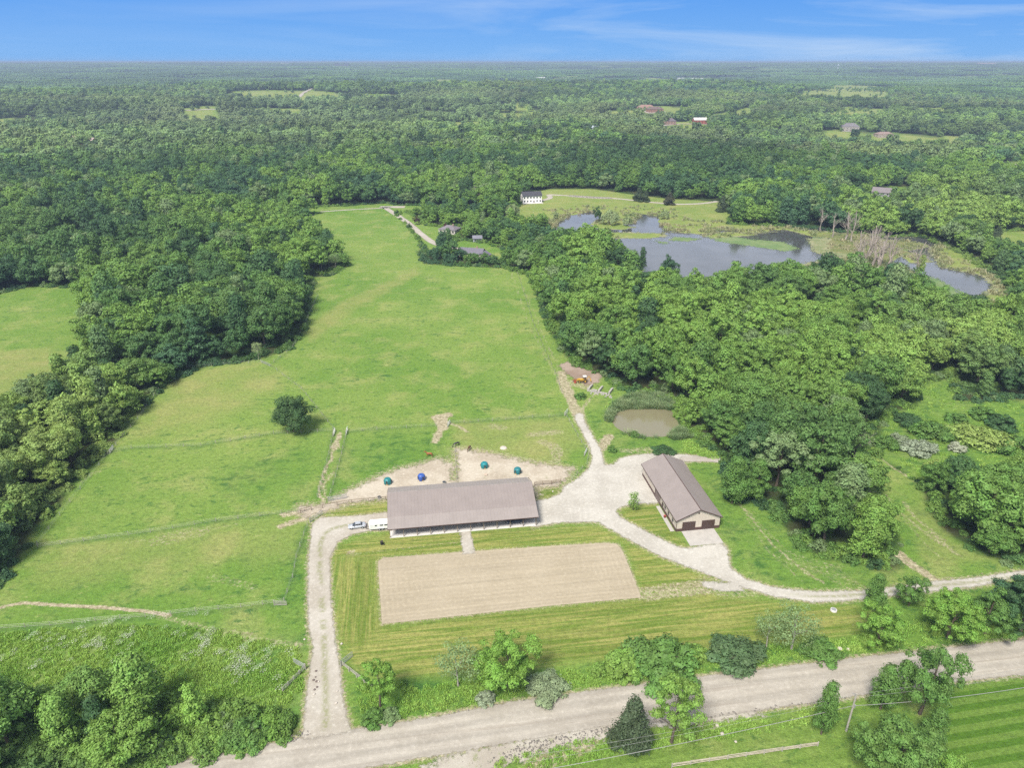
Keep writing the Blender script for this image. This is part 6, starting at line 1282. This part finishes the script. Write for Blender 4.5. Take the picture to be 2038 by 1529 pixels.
# --- houses far off
def house(u, v, w_, d_, h_, rz, wall, roof, label, rise=2.6, floors=2, nw=5, gable_x=True, hip=False, chimney=False, deck=False, name='house', z=None):
    p = G(u, v); zz = float(height(p[0], p[1])) if z is None else z
    o = empty(name, (p[0], p[1], zz), rz, label, 'house' if name == 'house' else name.replace('_', ' ')); wm = plain('house_wall', wall, .8, .2, .06, .5); rm = plain('house_roof', roof, .85, .2, .12, .8)
    b = MB(); b.box(-w_/2, w_/2, -d_/2, d_/2, -2, h_); b.build('wall', wm, o); e = .5
    b = MB()
    if hip:
        k = min(w_, d_)/2*.9; v_ = [(-w_/2-e, -d_/2-e, h_), (w_/2+e, -d_/2-e, h_), (w_/2+e, d_/2+e, h_), (-w_/2-e, d_/2+e, h_), (-w_/2+k, 0, h_+rise), (w_/2-k, 0, h_+rise)]
        b.add(v_, [(0, 1, 5, 4), (1, 2, 5), (2, 3, 4, 5), (3, 0, 4), (3, 2, 1, 0)])
    else: b.add([(-w_/2-e, -d_/2-e, h_-.1), (w_/2+e, -d_/2-e, h_-.1), (w_/2+e, 0, h_+rise), (-w_/2-e, 0, h_+rise), (-w_/2-e, d_/2+e, h_-.1), (w_/2+e, d_/2+e, h_-.1), (-w_/2-e, -d_/2-e, h_-.35), (w_/2+e, -d_/2-e, h_-.35), (w_/2+e, 0, h_+rise-.25), (-w_/2-e, 0, h_+rise-.25), (-w_/2-e, d_/2+e, h_-.35), (w_/2+e, d_/2+e, h_-.35)],
         [(0, 1, 2, 3), (3, 2, 5, 4), (7, 6, 9, 8), (8, 9, 10, 11), (0, 6, 7, 1), (4, 5, 11, 10), (0, 3, 9, 6), (3, 4, 10, 9), (1, 7, 8, 2), (2, 8, 11, 5)])
    rf = b.build('roof', rm, o)
    if not hip:
        b = MB()
        for x in (-w_/2, w_/2-.15): b.add([(x, -d_/2+.01, h_), (x, d_/2-.01, h_), (x, 0, h_+rise-.3), (x+.15, -d_/2+.01, h_), (x+.15, d_/2-.01, h_), (x+.15, 0, h_+rise-.3)], [(0, 2, 1), (3, 4, 5), (0, 3, 5, 2), (1, 2, 5, 4)])
        b.build('gable', wm, o)
    if chimney: b = MB(); b.box(w_*.2, w_*.2+.8, -.4, .4, h_+rise*.5, h_+rise+1); b.build('chimney', plain('chimney', (.3, .2, .17)), rf)
    for fl in range(floors):
        for i in range(nw):
            x = -w_/2+w_*(i+.5)/nw
            if fl == 0 and i == nw//2: b = MB(); b.box(x-.55, x+.55, -d_/2-.06, -d_/2-.003, .1, 2.2); b.build('door', M['door'], o); continue
            b = MB(); b.box(x-.6, x+.6, -d_/2-.06, -d_/2-.003, 1+fl*3, 2.4+fl*3); b.build('window', M['glass'], o)
        for y in (-d_/4, d_/4): b = MB(); b.box(-w_/2-.06, -w_/2-.003, y-.55, y+.55, 1+fl*3, 2.4+fl*3); b.build('window', M['glass'], o)
    if deck:
        b = MB(); b.box(-w_/2, w_/2, -d_/2-3.5, -d_/2-.07, 2.3, 2.5); b.build('deck', M['wpost'], o)
        for i in range(4): b = MB(); x = -w_/2+.3+i*(w_-.6)/3; b.tube((x, -d_/2-3.3, -2), (x, -d_/2-3.3, 3.4), .12); b.build('deck_post', M['wpost'], o)
    return o
wh_ = house(1057, 402, 17, 10, 6.4, math.radians(12), (.74, .73, .71), (.055, .055, .065), 'white two-storey farmhouse with dark roof on the far meadow', 3.0, 2, 6)
b = MB(); b.box(-9.2, 9.0, -8.6, -5.1, -1.6, .35); b.build('terrace', M['concrete'], wh_)
house(895, 463, 13, 10, 3.2, math.radians(-20), (.40, .37, .34), (.155, .14, .155), 'grey hipped-roof house beside the dark red tree', 2.4, 1, 4, hip=True, chimney=True)
house(940, 510, 15, 9, 3.0, math.radians(-14), (.42, .38, .34), (.13, .125, .15), 'long grey-roofed house behind the field hedge', 2.6, 1, 5, chimney=True)
house(962, 516, 8, 7, 2.8, math.radians(70), (.42, .38, .34), (.13, .125, .15), 'small grey wing house at the right of the long grey roof', 2.0, 1, 2)
house(950, 480, 6, 5, 2.6, .1, (.36, .37, .42), (.16, .16, .19), 'little grey shed on the far yard lawn', 1.6, 1, 2, name='garden_shed')
house(1752, 394, 15, 13, 6.0, math.radians(-30), (.26, .26, .27), (.17, .15, .155), 'grey house with raised deck among the trees beyond the marsh', 3.6, 2, 4, deck=True)
house(1392, 246, 26, 14, 7.5, .1, (.28, .09, .07), (.55, .54, .52), 'far red barn with a white roof', 4, 2, 4, name='red_barn'); house(1330, 247, 28, 16, 6.5, -.1, (.24, .16, .13), (.12, .10, .11), 'far brown house left of the red barn', 5, 2, 5, hip=True)
house(1285, 221, 40, 20, 7, 0, (.30, .20, .15), (.24, .15, .12), 'far reddish house on bare building ground', 6, 2, 4, hip=True); house(1303, 223, 34, 18, 7, .3, (.26, .14, .10), (.14, .10, .09), 'far dark red house right of the reddish one', 5, 2, 4, hip=True)
house(1157, 259, 62, 14, 5, .12, (.50, .52, .55), (.36, .40, .46), 'long pale blue-grey shed far off among trees', 3, 1, 6, name='long_shed'); house(1690, 260, 30, 18, 8, -.2, (.30, .27, .25), (.15, .14, .15), 'large grey-brown house in a far clearing at right', 6, 2, 5, hip=True)
house(1758, 272, 30, 16, 5, .1, (.34, .28, .24), (.22, .16, .14), 'low brown-roofed house in the right distance', 4, 1, 4, hip=True); house(1398, 219, 40, 20, 8, .2, (.48, .48, .48), (.13, .14, .16), 'far white house with dark roof above the red barn', 6, 2, 4)
house(165, 289, 24, 14, 8, .2, (.34, .15, .12), (.30, .22, .20), 'far red-brick house in the left distance', 5, 2, 4, chimney=True); house(182, 290, 16, 12, 7, -.3, (.34, .17, .14), (.34, .27, .25), 'second far brick house just right of the first', 4, 2, 3)
for k, (u, v, w_, c) in enumerate([(1075, 160, 60, (.6, .6, .58)), (1118, 161, 60, (.5, .5, .5)), (1254, 161, 90, (.55, .5, .46)), (1379, 160, 45, (.7, .7, .7)), (1394, 160, 40, (.7, .7, .7)), (1504, 176, 40, (.6, .6, .6)), (290, 132, 130, (.3, .3, .27)), (568, 133, 90, (.32, .32, .31)), (1740, 139, 110, (.36, .36, .36)), (1775, 142, 90, (.33, .34, .36)), (1960, 134, 200, (.27, .22, .20)), (1355, 158, 50, (.5, .5, .5))]):
    house(u, v, w_, w_*.5, 12 if v > 150 else 9, 0, c, tuple(x*.9 for x in c), ['pale roof far off, first of the row left of centre right', 'pale roof far off, second of the row', 'wide pale roof far off above the red building ground', 'bright white far roof, left of the close pair', 'bright white far roof, right of the close pair', 'pale far roof before the long far field', 'long pale low building at the left horizon', 'white speck of a building on the horizon left of the tower block', 'long white building near the right horizon', 'second long pale building near the right horizon', 'reddish long building on the far right horizon', 'small pale roof left of the close white pair'][k], w_*.08, 1, 3, name='distant_building')
# far block and water tower
p = G(681, 134.5); hz0 = float(height(*p)); o = empty('distant_block', (p[0], p[1], hz0), 0, 'dark flat-topped building standing on the horizon left of centre', 'building'); b = MB(); w_ = 24*p[1]/FOC/2
kz = (8.0*p[1]/FOC)/58; b.box(-w_, -w_*.3, -20, 20, 0, 55); b.box(-w_*.3+.1, w_*.5, -22, 22, 0, 42); b.box(w_*.5+.1, w_, -20, 20, 0, 55); b.build('wall', plain('block_wall', (.10, .10, .11)), o); b = MB(); b.box(-w_, w_, -23, 23, 55.1, 58); b.build('roof', M['dark'], o); o.scale = (1, 1, kz)
p = G(1667, 141); hz0 = float(height(*p)); o = empty('water_tower', (p[0], p[1], hz0), 0, 'tiny pale water tower on the right horizon', 'water tower'); b = MB(); b.tube((0, 0, 0), (0, 0, 40), 2.5); b.build('stem', M['white'], o); b = MB(); b.tube((0, 0, 38), (0, 0, 42), 4, 11, 16); b.tube((0, 0, 42), (0, 0, 47), 11, 11, 16); b.tube((0, 0, 47), (0, 0, 51), 11, 3, 16); b.build('tank', plain('tank', (.35, .42, .42)), o)

# ------------------------------------------------------------------ haze
b = MB(); b.box(-22000, 22000, -600, 40000, -60, 121); hz_o = b.build('haze', []); m, t, out = newmat('haze'); hz_o.data.materials.append(m); pv_ = t.nodes.new('ShaderNodeVolumePrincipled'); pv_.inputs['Color'].default_value = (.38, .48, .66, 1)
pv_.inputs['Density'].default_value = 1.35e-4; pv_.inputs['Anisotropy'].default_value = .0; t.links.new(pv_.outputs[0], out.inputs['Volume']); tag(hz_o, 'thin bluish summer haze over the distance', 'haze', kind='stuff')
